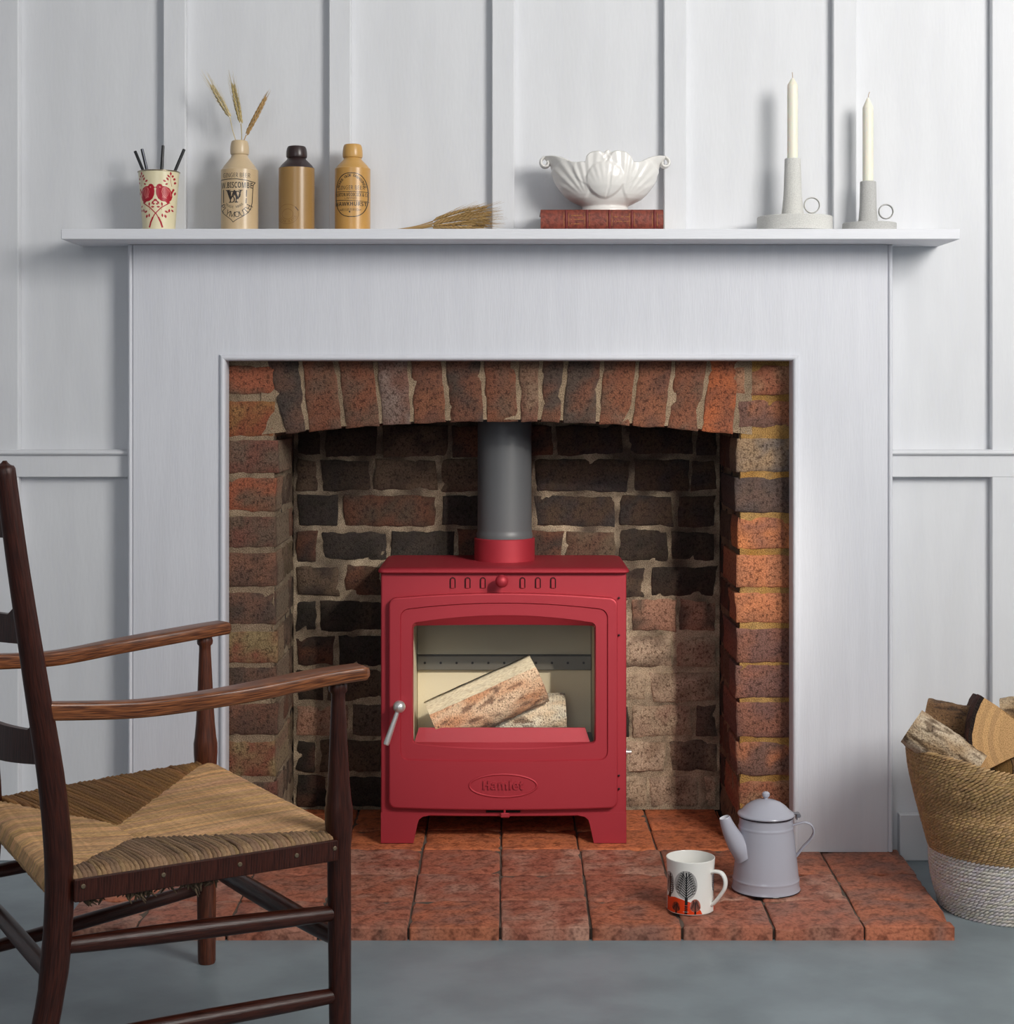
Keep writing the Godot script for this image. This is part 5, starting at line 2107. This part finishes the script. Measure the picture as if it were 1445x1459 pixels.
func make_bottles() -> void:
	var z := 0.03
	var ink := rgb(48, 40, 36)
	# cream
	var cream := rgb(206, 180, 142)
	var img := body_image(cream, rgb(190, 160, 120), 5)
	var h_body := 0.1195
	var to := print_map(415.0, 266.0, 535.0, 1417.0, 1024.0, 512.0)
	write(img, "GINGER BEER", "Droid Sans", Rect2(208, 596, 390, 62), to, ink)
	stroke(img, [Vector2(160, 686), Vector2(280, 680), Vector2(420, 682), Vector2(540, 696), Vector2(655, 720)], 11, to, ink)
	stroke(img, [Vector2(655, 720), Vector2(632, 760), Vector2(626, 860), Vector2(620, 1010), Vector2(606, 1090), Vector2(570, 1160), Vector2(510, 1210), Vector2(430, 1254), Vector2(362, 1302), Vector2(330, 1262), Vector2(262, 1210), Vector2(200, 1160), Vector2(172, 1100), Vector2(168, 960), Vector2(172, 820), Vector2(160, 686)], 9, to, ink)
	write(img, "W.BISCOMBE", "Droid Sans", Rect2(180, 724, 448, 84), to, ink, 700)
	write(img, "W", "Droid Serif", Rect2(250, 835, 250, 130), to, ink, 700)
	write(img, "B", "Droid Serif", Rect2(300, 850, 90, 165), to, ink)
	write(img, "P", "Droid Serif", Rect2(385, 850, 85, 165), to, ink)
	stroke(img, [Vector2(214, 830), Vector2(214, 1006)], 14, to, ink)
	stroke(img, [Vector2(550, 836), Vector2(546, 926)], 13, to, ink)
	stroke(img, [Vector2(546, 950), Vector2(542, 1020)], 13, to, ink)
	write_arc(img, "TRADE MARK", "Droid Sans", Vector2(375, 960), 150, 120, deg_to_rad(142), deg_to_rad(38), 34, to, ink, 400, true)
	write_arc(img, "PLYMOUTH", "Droid Sans", Vector2(392, 1000), 205, 190, deg_to_rad(160), deg_to_rad(24), 82, to, ink, 400, true)
	var y_of := func(py: float) -> float: return px_y(py, z) - SHELF
	bottle("stoneware_bottle", "cream stoneware bottle printed with a black shield, holding three wheat ears", px_x(341.5, z), z, 0.0356, [h_body, h_body + 0.0030, y_of.call(221.0), y_of.call(200.6)], img, cream, rgb(208, 184, 148), 0.0180)
	# brown with dark top
	var brown := rgb(160, 124, 72)
	img = body_image(brown, rgb(150, 104, 50), 6)
	to = print_map(347.0, 232.0, 450.0, 1300.0, 1024.0, 512.0)
	var stamp := rgb(132, 96, 48)
	for k in 2:
		var ring := oval(Vector2(255, 1080), 145 - k * 70, 135 - k * 65, 0.0, 40)
		ring.append(ring[0])
		stroke(img, ring, 6, to, stamp)
	write_arc(img, "STONE BOTTLE", "Droid Sans", Vector2(255, 1080), 110, 102, deg_to_rad(150), deg_to_rad(20), 36, to, stamp, 400, true)
	stroke(img, [Vector2(360, 985), Vector2(395, 1030)], 12, to, rgb(80, 54, 28))
	bottle("stoneware_bottle", "brown stoneware bottle with glossy dark top and no printed label", px_x(422.7, z), z, 0.0342, [y_of.call(240.5), y_of.call(238.5), y_of.call(225.5), y_of.call(208.6)], img, brown, rgb(46, 30, 30), 0.0200)
	# mustard with oval label
	var mustard := rgb(196, 148, 78)
	img = body_image(mustard, rgb(176, 118, 48), 7)
	to = print_map(1068.0, 228.0, 460.0, 1300.0, 1024.0, 512.0)
	var ink3 := rgb(52, 38, 24)
	var ov := []
	for k in 49:
		var a := TAU * k / 48
		ov.append(Vector2(1072 + signf(cos(a)) * pow(absf(cos(a)), 0.75) * 205, 825 + signf(sin(a)) * pow(absf(sin(a)), 0.85) * 292))
	stroke(img, ov, 11, to, ink3)
	write_arc(img, "GOODE OLDE FASHIONED", "Droid Sans", Vector2(1070, 800), 186, 236, deg_to_rad(203), deg_to_rad(338), 33, to, ink3, 700)
	write(img, "GINGER BEER", "Droid Sans", Rect2(896, 700, 345, 50), to, ink3)
	stroke(img, [Vector2(862, 775), Vector2(1285, 780)], 8, to, ink3)
	write(img, "BURTON.WOODCOCK & Co", "Droid Sans", Rect2(866, 792, 412, 48), to, ink3, 700)
	write(img, "LIMITED", "Droid Sans", Rect2(985, 850, 150, 27), to, ink3)
	stroke(img, [Vector2(862, 886), Vector2(1285, 906)], 8, to, ink3)
	write(img, "HAWKHURST", "Droid Sans", Rect2(862, 912, 400, 56), to, ink3, 700)
	write(img, "REGISTERED", "Droid Sans", Rect2(950, 1004, 210, 34), to, ink3)
	stroke(img, [Vector2(920, 1020), Vector2(945, 1026)], 8, to, ink3)
	stroke(img, [Vector2(1165, 1026), Vector2(1192, 1020)], 8, to, ink3)
	fill_mapped(img, oval(Vector2(1050, 1050), 10, 12), to, ink3)
	bottle("stoneware_bottle", "mustard stoneware bottle with black oval printed label beside the loose wheat", px_x(502.5, z), z, 0.0340, [y_of.call(241.5), y_of.call(239.8), y_of.call(225.5), y_of.call(206.0)], img, mustard, rgb(202, 156, 86), 0.0193)


func make_tumbler() -> void:
	var z := 0.03
	var c := Vector3(px_x(226.5, z), SHELF, z)
	var o := thing("tumbler", "cream tumbler painted with two red birds and leafy sprigs, holding black pencils", "tumbler", c)
	var base := rgb(232, 222, 186)
	var img := Image.create(1024, 512, false, Image.FORMAT_RGB8)
	img.fill(base)
	var red := rgb(176, 24, 44)
	var pink := rgb(226, 140, 132)
	var to := func(p: Vector2) -> Vector2:
		var half := lerpf(290.0, 220.0, (p.y - 545.0) / 775.0)
		var a := asin(clampf((p.x - 463.0) / half, -0.998, 0.998))
		return Vector2((0.5 + a / TAU) * 1024.0, (p.y - 552.0) / 830.0 * 512.0)
	for m in [1.0, -1.0]:
		var f := func(x: float, y: float) -> Vector2: return Vector2(463.0 + (x - 463.0) * m + (2.0 if m < 0 else 0.0), y)
		# crossing stems
		stroke(img, [f.call(378, 1325), f.call(400, 1240), f.call(455, 1145), f.call(540, 1060), f.call(630, 1000)], 13, to, red)
		stroke(img, [f.call(378, 1325), f.call(395, 1262), f.call(425, 1195)], 22, to, red)
		# bird
		fill_mapped(img, [f.call(468, 782), f.call(448, 772), f.call(436, 748), f.call(410, 733), f.call(380, 738), f.call(362, 762), f.call(320, 766), f.call(278, 790), f.call(254, 840), f.call(248, 905), f.call(262, 950), f.call(285, 975), f.call(275, 995), f.call(310, 998), f.call(330, 975), f.call(380, 968), f.call(425, 935), f.call(450, 880), f.call(455, 830), f.call(448, 795)], to, red)
		# tail and wing marks
		fill_mapped(img, [f.call(255, 880), f.call(225, 800), f.call(240, 790), f.call(262, 850)], to, red)
		fill_mapped(img, oval(f.call(397, 778), 11, 11), to, pink)
		for k in 5:
			stroke(img, [f.call(285 + k * 18, 800 - k * 4 + 10), f.call(300 + k * 14, 880), f.call(330 + k * 10, 930 - k * 3)], 5, to, pink)
		var wing := [f.call(262, 900), f.call(275, 830), f.call(315, 785), f.call(360, 790), f.call(376, 840), f.call(360, 895), f.call(315, 930)]
		stroke(img, wing, 6, to, pink)
		# sprigs
		for l in [[258, 560, 258, 612, 12], [232, 602, 240, 640, 12], [300, 605, 268, 640, 12], [212, 640, 228, 675, 13], [312, 640, 286, 682, 13], [358, 682, 316, 700, 14], [208, 690, 222, 728, 12], [294, 724, 330, 742, 12], [228, 790, 240, 830, 10], [215, 830, 228, 880, 10],
				[270, 1028, 240, 1045, 12], [248, 1110, 264, 1075, 11], [285, 1070, 296, 1122, 12], [345, 1100, 302, 1125, 14], [330, 1200, 345, 1150, 15], [372, 1190, 376, 1138, 13], [378, 980, 374, 1040, 13], [440, 965, 412, 1010, 13], [455, 940, 492, 975, 14], [450, 1048, 400, 1050, 12], [470, 1005, 505, 1012, 12]]:
			fill_mapped(img, leaf(f.call(l[0], l[1]), f.call(l[2], l[3]), l[4]), to, red)
		stroke(img, [f.call(258, 610), f.call(262, 690), f.call(250, 760)], 4, to, red)
		stroke(img, [f.call(385, 1090), f.call(384, 1040)], 4, to, red)
	var bm := mat("painted tumbler", Color.WHITE, 0.3)
	bm.albedo_texture = ImageTexture.create_from_image(img)
	var top := px_y(245.8, z) - SHELF
	var g := G.new()
	g.lathe(PackedVector2Array([Vector2(0.0305, 0.001), Vector2(0.0345, top * 0.5), Vector2(0.0390, top - 0.001)]), Vector3.ZERO, 56, true)
	piece("body", g, bm, o)
	g = G.new()
	g.lathe(PackedVector2Array([Vector2(0.0382, top - 0.004), Vector2(0.0300, 0.004), Vector2(0.0, 0.004)]), Vector3.ZERO, 48)
	g.lathe(PackedVector2Array([Vector2(0.0, 0.0), Vector2(0.0300, 0.0), Vector2(0.0305, 0.001)]), Vector3.ZERO, 48)
	piece("lining", g, mat("tumbler lining", rgb(150, 146, 138), 0.3, 0.5), o)
	g = G.new()
	var ring := PackedVector3Array()
	for k in 49:
		var a := TAU * k / 48
		ring.append(Vector3(sin(a) * 0.0394, top, cos(a) * 0.0394))
	g.tube(ring, 0.0013, 10, false, Vector2.ONE, Vector3.UP)
	piece("metal_rim", g, mat("tumbler rim", rgb(170, 160, 140), 0.25, 0.9), o)
	# four black pencils leaning in it
	var lead := mat("black pencil", rgb(30, 31, 34), 0.3)
	var sticks := [[192.5, 215.5, 0.022, 207, 250, "black pencil leaning furthest out on one side of the painted tumbler"], [202.3, 212.5, 0.018, 210.5, 247, "striped black pencil leaning beside the outermost one in the tumbler"], [232.5, 207.5, 0.03, 230.0, 247, "tallest black pencil, standing almost upright in the painted tumbler"], [262.5, 212.8, 0.035, 248, 247, "black pencil leaning away from the other three in the tumbler"]]
	for s in sticks:
		var p: Vector3 = at(s[0], s[1], s[2])
		var q: Vector3 = at(s[3], s[4], s[2] + 0.004)
		var dirn := (q - p).normalized()
		var low := p + dirn * ((SHELF + 0.014 - p.y) / dirn.y)
		# keep the foot inside the tumbler
		var off := Vector2(low.x - c.x, low.z - c.z)
		if off.length() > 0.024:
			var t := (SHELF + 0.014 - p.y) / dirn.y
			while t > 0.03:
				low = p + dirn * t
				var r_at := lerpf(0.0300, 0.0385, (low.y - SHELF) / top) - 0.005
				if Vector2(low.x - c.x, low.z - c.z).length() < r_at:
					break
				t -= 0.002
		var pen := thing("pencil", s[5], "pencil", low, "black pencils in the painted tumbler")
		g = G.new()
		g.tube(PackedVector3Array([low, low.lerp(p, 0.5), p]), 0.0031, 6, true)
		part("shaft", g, lead, pen)
		g = G.new()
		g.tube(PackedVector3Array([p, p - dirn * 0.0006]), 0.0013, 8, true)
		part("lead", g, mat("pencil lead", rgb(70, 70, 74), 0.4), pen)
		if s[0] > 200.0 and s[0] < 205.0:
			g = G.new()
			var k := Vector3(0.0012, 0, 0.0024)
			g.tube(PackedVector3Array([low + k, p + k]), 0.0009, 5)
			part("stripe", g, mat("silver stripe", rgb(170, 172, 186), 0.3), pen)


func wheat(label: String, group: String, stem: Array, tip: Vector3, ear_r: float, awn: float, colour: Color, seed_no: int, fan := 0.35) -> void:
	var a: Vector3 = stem[stem.size() - 1]
	var o := thing("wheat_stalk", label, "wheat", stem[0], group)
	var m := mat("dry wheat", Color.WHITE, 0.75)
	m.vertex_color_use_as_albedo = true
	var g := G.new()
	g.tint(colour)
	g.tube(smooth_path(stem, 4), 0.0009, 6)
	part("stem", g, m, o)
	g = G.new()
	var axis := tip - a
	var dirn := axis.normalized()
	var side := dirn.cross(Vector3(0.1, 0.05, 1.0)).normalized()
	var fore := side.cross(dirn)
	rng.seed = seed_no
	var n := int(axis.length() / 0.0042)
	g.tube(PackedVector3Array([a, tip]), 0.0009, 5)
	var hair := G.new()
	for k in n:
		for s in 3:
			var t := (k + 0.3 * s) / float(n)
			var an := TAU * s / 3.0 + (k % 2) * PI / 3.0
			var outw := side * cos(an) + fore * sin(an)
			var w := ear_r * (0.55 + 0.6 * sin(PI * clampf(t * 0.85 + 0.15, 0, 1)))
			var p := a + axis * t + outw * w * 0.55
			var q := p + dirn * 0.009 + outw * w * 0.45
			var v := rng.randf_range(0.75, 1.12)
			g.tint(Color(colour.r * v, colour.g * v, colour.b * v))
			g.tube(PackedVector3Array([p, p.lerp(q, 0.35), p.lerp(q, 0.75), q]), [0.0008, 0.0019, 0.0015, 0.0003], 6, true)
			hair.tint(Color(colour.r * v * 1.05, colour.g * v * 1.05, colour.b * v))
			var e := q + (dirn + outw * fan * rng.randf_range(0.2, 1.0) + Vector3(0, rng.randf_range(-0.05, 0.05), 0)).normalized() * awn * rng.randf_range(0.6, 1.0)
			hair.tube(PackedVector3Array([q, q.lerp(e, 0.5) + outw * 0.0006, e]), [0.00032, 0.00024, 0.0001], 3, false)
	var ear := part("ear", g, m, o)
	part("awns", hair, m, ear, true)


func make_wheat() -> void:
	var z := 0.03
	var straw := lin(188, 164, 112)
	var grp := "wheat ears standing in the cream bottle"
	var mouth := Vector3(px_x(341.5, z), px_y(206.0, z), z)
	wheat("wheat stalk in the cream bottle bending furthest away from the other two, long awned", grp, [mouth + Vector3(-0.002, -0.05, 0), mouth + Vector3(-0.006, 0, 0), at(331.5, 186, z), at(327.8, 167, z)], at(303, 124, z + 0.005), 0.0042, 0.034, lin(208, 190, 146), 11, 0.22)
	wheat("middle wheat stalk in the cream bottle, ear nearly upright with fine awns", grp, [mouth + Vector3(0.001, -0.05, -0.002), mouth + Vector3(0.003, 0, -0.002), at(344.3, 190, z - 0.004), at(343.3, 176, z - 0.004)], at(332.5, 123, z - 0.006), 0.0044, 0.030, lin(190, 170, 118), 12, 0.22)
	wheat("slender closed wheat stalk in the cream bottle, tilting towards the brown bottle", grp, [mouth + Vector3(0.003, -0.05, 0.002), mouth + Vector3(0.006, 0, 0.003), at(348.2, 199, z + 0.004), at(351, 192, z + 0.004)], at(377, 142, z + 0.01), 0.0036, 0.020, lin(190, 154, 102), 13, 0.08)
	# the loose bundle
	grp = "wheat stalks lying in the loose bundle on the mantel shelf"
	var ears := [[617, 316, 668, 300, 0.045], [620, 314, 690, 297, 0.03], [622, 317, 696, 305, 0.055], [618, 319, 688, 310, 0.06], [616, 321, 664, 314, 0.07], [621, 320, 694, 316, 0.05], [617, 322.5, 672, 321.5, 0.068], [619, 322, 690, 321, 0.04]]
	for k in ears.size():
		var e: Array = ears[k]
		var a := at(e[0], e[1], e[4])
		var b := at(e[2], e[3], e[4] - 0.004)
		a.y = maxf(a.y, SHELF + 0.006)
		b.y = maxf(b.y, SHELF + 0.007)
		var s0 := at(531 + k * 4, 325.5, e[4] - 0.005)
		s0.y = SHELF + 0.0012 + 0.0002 * k
		var mid := s0.lerp(a, 0.6)
		mid.y = lerpf(s0.y, a.y, 0.42)
		wheat("dried bearded wheat stalk lying in the loose bundle on the mantel shelf", grp, [s0, mid, a], b, 0.0064, 0.036, lin(180, 148, 96).lerp(lin(158, 124, 74), (k % 3) * 0.4), 30 + k, 0.22)


func make_book_and_bowl() -> void:
	var leather := mat("red brown leather", rgb(136, 62, 45), 0.5)
	grain(leather, speckle(0.03, Color(0.72, 0.66, 0.64), Color.WHITE, 81, 4, 0.22, 0.6), Vector3(6, 6, 6), speckle(0.06, Color.BLACK, Color.WHITE, 82, 3, 0.3, 0.7), 0.02)
	var x0 := px_x(770.5, 0.09)
	var x1 := px_x(945.5, 0.09)
	var zf := 0.09
	var zb := -0.026
	var h := 0.0392
	var xm := (x0 + x1) / 2
	var o := thing("book", "old red brown leather book with raised bands lying under the white bowl", "book", Vector3(xm, SHELF, 0.03))
	var g := G.new()
	# spine: gently rounded
	var prof := [[zf - 0.014, 0.0], [zf - 0.005, 0.0006], [zf - 0.0015, 0.004], [zf, 0.012], [zf + 0.0006, h / 2], [zf, h - 0.012], [zf - 0.0015, h - 0.004], [zf - 0.005, h - 0.0006], [zf - 0.014, h]]
	var rows := []
	for p in prof:
		rows.append(PackedVector3Array([Vector3(x0, SHELF + p[1], p[0]), Vector3(xm, SHELF + p[1], p[0]), Vector3(x1, SHELF + p[1], p[0])]))
	g.sheet(rows)
	for e in [x0, x1]:
		var loop := PackedVector3Array()
		for p in prof:
			loop.append(Vector3(e, SHELF + p[1], p[0]))
		g.cap(loop, Vector3(xm, SHELF + h / 2, zf - 0.01))
	g.face([rows[0][0], rows[0][2], rows[-1][2], rows[-1][0]], Vector3(xm, SHELF + h / 2, zf))
	part("spine", g, leather, o)
	for y in [0.0016, h - 0.0016]:
		g = G.new()
		g.box(Vector3(xm, SHELF + y, (zf - 0.006 + zb) / 2), Vector3(x1 - x0, 0.0032, zf - 0.006 - zb), 0.0008)
		part("cover", g, leather, o)
	g = G.new()
	g.box(Vector3(xm, SHELF + h / 2, (zf - 0.015 + zb + 0.003) / 2), Vector3(x1 - x0 - 0.007, h - 0.0066, zf - 0.018 - zb))
	part("page_block", g, mat("aged paper", rgb(206, 190, 156), 0.9), o)
	var gilt := mat("worn gilt", rgb(170, 112, 58), 0.4, 0.3)
	for px in [807.0, 836.5, 868.5, 900.5, 933.0]:
		var x := px_x(px, zf)
		g = G.new()
		rows = []
		for p in prof.slice(1, 8):
			var row := PackedVector3Array()
			for k in 7:
				var t := (k - 3) / 3.0
				var lift := 0.0016 * sqrt(maxf(0.0, 1.0 - t * t)) - 0.0002
				var s := signf(p[1] - h / 2) if absf(p[1] - h / 2) > 0.017 else 0.0
				row.append(Vector3(x + t * 0.0024, SHELF + p[1] + s * lift * 0.3, p[0] + lift))
			rows.append(row)
		g.sheet(rows)
		part("raised_band", g, mat("dark band leather", rgb(112, 36, 32), 0.45), o)
		for s in [-1.0, 1.0]:
			g = G.new()
			g.box(Vector3(x + s * 0.0046, SHELF + h / 2, zf + 0.0004), Vector3(0.0007, h * 0.62, 0.0008))
			part("gilt_line", g, gilt, o)
	# worn gilt title marks
	g = G.new()
	rng.seed = 71
	for blk in [[814.0, 832.0, [0.3, 0.52, 0.70]], [875.0, 897.0, [0.42, 0.64]]]:
		for line in blk[2]:
			var xa := px_x(blk[0], zf)
			var xb := px_x(blk[1], zf)
			var x := xa
			while x < xb:
				var w := rng.randf_range(0.0012, 0.0026)
				if rng.randf() < 0.75:
					g.box(Vector3(x + w / 2, SHELF + h * line, zf + 0.0005), Vector3(w, rng.randf_range(0.001, 0.0024), 0.0007))
				x += w + 0.0009
	part("gilt_title", g, gilt, o)

	# bowl: a lobed tulip with scrolled ends
	var by := SHELF + h
	var bc := Vector3(px_x(862.0, 0.03), by + 0.0003, 0.03)
	var b := thing("tulip_bowl", "white glazed tulip shaped bowl with scrolled handles standing on the leather book", "bowl", bc)
	var glaze := mat("white glaze", rgb(234, 232, 228), 0.32)
	glaze.clearcoat_enabled = true
	glaze.clearcoat = 0.3
	glaze.clearcoat_roughness = 0.18
	var ys := [0.0, 0.003, 0.007, 0.0105, 0.0178, 0.024, 0.031, 0.045, 0.0628, 0.075, 0.085, 0.1114]
	var as_ := [0.0455, 0.0457, 0.0438, 0.0432, 0.0570, 0.0675, 0.0755, 0.0875, 0.0970, 0.1008, 0.1035, 0.1080]
	var bs := [0.0400, 0.0404, 0.0380, 0.0372, 0.0430, 0.0470, 0.0505, 0.0550, 0.0580, 0.0592, 0.0600, 0.0610]
	var pick := func(tab: Array, y: float) -> float:
		for i in range(1, ys.size()):
			if y <= ys[i]:
				return lerpf(tab[i - 1], tab[i], (y - ys[i - 1]) / (ys[i] - ys[i - 1]))
		return tab[-1]
	var rim := func(t: float) -> float:
		var c := absf(cos(t))
		# three rounded petal tips in the middle, a dip on either side, then the rise to the scrolls
		var v := 0.0900
		for lobe in [[-0.17, 0.21, 0.0195], [0.20, 0.26, 0.0200], [0.02, 0.10, 0.0215]]:
			var q: float = (cos(t) - lobe[0]) / lobe[1]
			v = maxf(v, 0.0900 + lobe[2] * sqrt(maxf(0.0, 1.0 - q * q)))
		v += 0.0165 * smoothstep(0.55, 0.96, c)
		return v
	var segs := 240
	rows = []
	var n_up := 64
	for inner in 2:
		for i in n_up + 1:
			if inner == 1 and i > n_up - 16:
				break
			var f := float(i) / n_up if inner == 0 else 1.0 - float(i) / n_up
			var row := PackedVector3Array()
			for j in segs:
				var t := TAU * j / segs
				var top: float = rim.call(t)
				var y := lerpf(0.0, top, f)
				var ax: float = pick.call(as_, y)
				var bz: float = pick.call(bs, y)
				var c := sin(t)   # t = 0 faces the room
				var s := cos(t)
				top = rim.call(t - PI / 2)
				y = lerpf(0.0, top, f)
				ax = pick.call(as_, y)
				bz = pick.call(bs, y)
				# the ends sweep out to the scrolls
				var sweep := smoothstep(0.75, 1.0, absf(c)) * smoothstep(0.086, 0.107, y)
				ax += 0.010 * sweep
				var lift := 0.0
				if inner == 0:
					var x := c * ax
					# petals as raised overlapping leaves
					var e0 := pow((x + 0.003) / (0.0350 * (0.78 + 0.22 * smoothstep(0.02, 0.05, y))), 2.0) + pow((y - 0.0565) / 0.0345, 2.0)
					lift += 0.0040 * smoothstep(1.06, 0.88, e0) + 0.0045 * maxf(0.0, 1.0 - e0)
					lift -= 0.0016 * exp(-pow((x + 0.001 - 0.006 * sin((y - 0.02) * 40.0)) / 0.0012, 2.0)) * smoothstep(1.0, 0.9, e0) * smoothstep(0.075, 0.06, y)
					for sx in [-1.0, 1.0]:
						var e1 := pow((x - sx * 0.030) / 0.030, 2.0) + pow((y - 0.082) / 0.034, 2.0)
						lift += 0.0028 * smoothstep(1.08, 0.92, e1) * smoothstep(0.9, 1.05, e0)
						var e2 := pow((x - sx * 0.070) / 0.040, 2.0) + pow((y - 0.05) / 0.045, 2.0)
						lift += 0.0020 * smoothstep(1.1, 0.9, e2) * smoothstep(0.9, 1.05, e1) * smoothstep(0.9, 1.05, e0)
					var fan := atan2(absf(x) - 0.03, y - 0.012)
					lift += 0.0006 * sin(fan * 34.0) * smoothstep(0.03, 0.055, y) * smoothstep(0.95, 1.1, e0)
					lift += 0.0004 * sin(atan2(x, y - 0.01) * 40.0) * smoothstep(0.045, 0.07, y) * smoothstep(1.0, 0.85, e0)
					lift *= smoothstep(0.012, 0.024, y) * 1.25
					if s < 0.0:
						lift *= 0.8
				else:
					ax -= 0.0055
					bz -= 0.0055
				var nx := c / maxf(ax, 0.01)
				var nz := s / maxf(bz, 0.01)
				var nl := Vector2(nx, nz).normalized()
				row.append(Vector3(c * ax + nl.x * lift, y, s * bz + nl.y * lift))
			rows.append(row)
	g = G.new()
	g.sheet(rows, true)
	g.cap(rows[-1], Vector3(0, -0.1, 0))
	g.cap(rows[0], Vector3(0, 0.1, 0))
	piece("body", g, glaze, b)
	# scroll handles
	for s in [-1.0, 1.0]:
		g = G.new()
		var path := PackedVector3Array()
		var rad := PackedFloat32Array()
		for k in 30:
			var t := k / 29.0
			var a := PI * 0.62 - t * TAU * 0.92
			var rr := lerpf(0.0118, 0.0040, t)
			path.append(Vector3(s * (0.1138 + cos(a) * rr), 0.0945 + sin(a) * rr, 0))
			rad.append(lerpf(0.0032, 0.0048, t))
		g.tube(path, rad, 12, true, Vector2(0.9, 3.2), Vector3.UP)
		piece("scroll_handle", g, glaze, b)


func make_candles() -> void:
	var clay := mat("pale grey clay", rgb(216, 216, 212), 0.85)
	grain(clay, speckle(0.06, Color(0.93, 0.93, 0.93), Color.WHITE, 91, 4, 0.3, 0.6), Vector3(10, 10, 10), speckle(0.08, Color.BLACK, Color.WHITE, 92, 3, 0.3, 0.7), 0.02)
	var clay2 := mat("mid grey clay", rgb(192, 192, 190), 0.85)
	grain(clay2, clay.albedo_texture, Vector3(10, 10, 10), clay.heightmap_texture, 0.02)
	var wax := mat("ivory wax", rgb(238, 236, 220), 0.45)
	wax.subsurf_scatter_enabled = true
	wax.subsurf_scatter_strength = 0.2
	var wick := mat("wick", rgb(190, 170, 150), 0.9)
	var sets := [
		[1132.5, 0.03, 0.0717, 0.0305, 1129.5, 226.0, 0.0152, 0.0235, 1157.0, 292.5, 0.0146, 1128.5, 120.5, 103.0, "taller pale grey clay candle holder with wide dish and ring handle", "taller ivory candle, standing in the wide pale grey holder", clay],
		[1239.0, 0.03, 0.0512, 0.0185, 1237.0, 258.5, 0.0152, 0.0190, 1262.5, 301.5, 0.0135, 1236.5, 152.0, 131.0, "smaller darker grey clay candle holder with ring handle at the shelf end", "shorter ivory candle with bent wick, standing in the smaller grey holder", clay2],
	]
	for s in sets:
		var z: float = s[1]
		var c := Vector3(px_x(s[0], z), SHELF, z)
		var o := thing("candle_holder", s[14], "candle holder", c, "clay candle holders on the mantel shelf")
		var g := G.new()
		var r: float = s[2]
		var dh: float = s[3]
		g.lathe(PackedVector2Array([Vector2(0, 0.0), Vector2(r - 0.004, 0.0), Vector2(r, 0.003), Vector2(r, dh - 0.001), Vector2(r - 0.001, dh), Vector2(r - 0.005, dh), Vector2(r - 0.006, dh - 0.001), Vector2(r - 0.008, 0.008), Vector2(0, 0.007)]), Vector3.ZERO, 72)
		piece("dish", g, s[16], o)
		g = G.new()
		var sx := px_x(s[4], z) - c.x
		var top := px_y(s[5], z) - SHELF
		g.lathe(PackedVector2Array([Vector2(s[7] * 1.3, 0.0072), Vector2(s[7] * 1.05, 0.014), Vector2(s[7] * 0.93, 0.03), Vector2(lerpf(s[7], s[6], 0.72), top * 0.5), Vector2(s[6], top - 0.0015), Vector2(s[6] - 0.0012, top), Vector2(0.0112, top), Vector2(0.0108, top - 0.002), Vector2(0.0108, top - 0.02), Vector2(0, top - 0.02)]), Vector3(sx, 0, 0), 40)
		piece("stem", g, s[16], o)
		g = G.new()
		var hc := Vector3(px_x(s[8], z + 0.006) - c.x, px_y(s[9], z + 0.006) - SHELF, 0.006)
		var ring := PackedVector3Array()
		for k in 33:
			var a := TAU * k / 32
			ring.append(hc + Vector3(cos(a) * s[10], sin(a) * s[10], 0))
		g.tube(ring, 0.0019, 12, false, Vector2(0.7, 2.4), Vector3.RIGHT)
		piece("ring_handle", g, s[16], o)
		# candle
		var cb := Vector3(c.x + sx, SHELF + top - 0.0195, z)
		var cd := thing("candle", s[15], "candle", cb, "ivory candles on the mantel shelf")
		var ct := px_y(s[12], z) - cb.y
		var tip := px_y(s[13] + 8.0, z) - cb.y
		g = G.new()
		g.lathe(PackedVector2Array([Vector2(0, 0), Vector2(0.0100, 0.0), Vector2(0.0103, 0.001), Vector2(0.0103, ct * 0.5), Vector2(0.0103, ct - 0.004), Vector2(0.0096, ct), Vector2(0.0060, lerpf(ct, tip, 0.45)), Vector2(0.0030, lerpf(ct, tip, 0.85)), Vector2(0.0012, tip), Vector2(0, tip)]), Vector3.ZERO, 32)
		piece("wax", g, wax, cd)
		g = G.new()
		var wt := px_y(s[13], z) - cb.y
		var lean := -0.0006 if s[0] < 1200 else 0.0030
		g.tube(PackedVector3Array([Vector3(0, tip - 0.003, 0), Vector3(lean * 0.3, lerpf(tip, wt, 0.5), 0), Vector3(lean, wt, 0)]), 0.0008, 6)
		piece("wick", g, wick, cd)
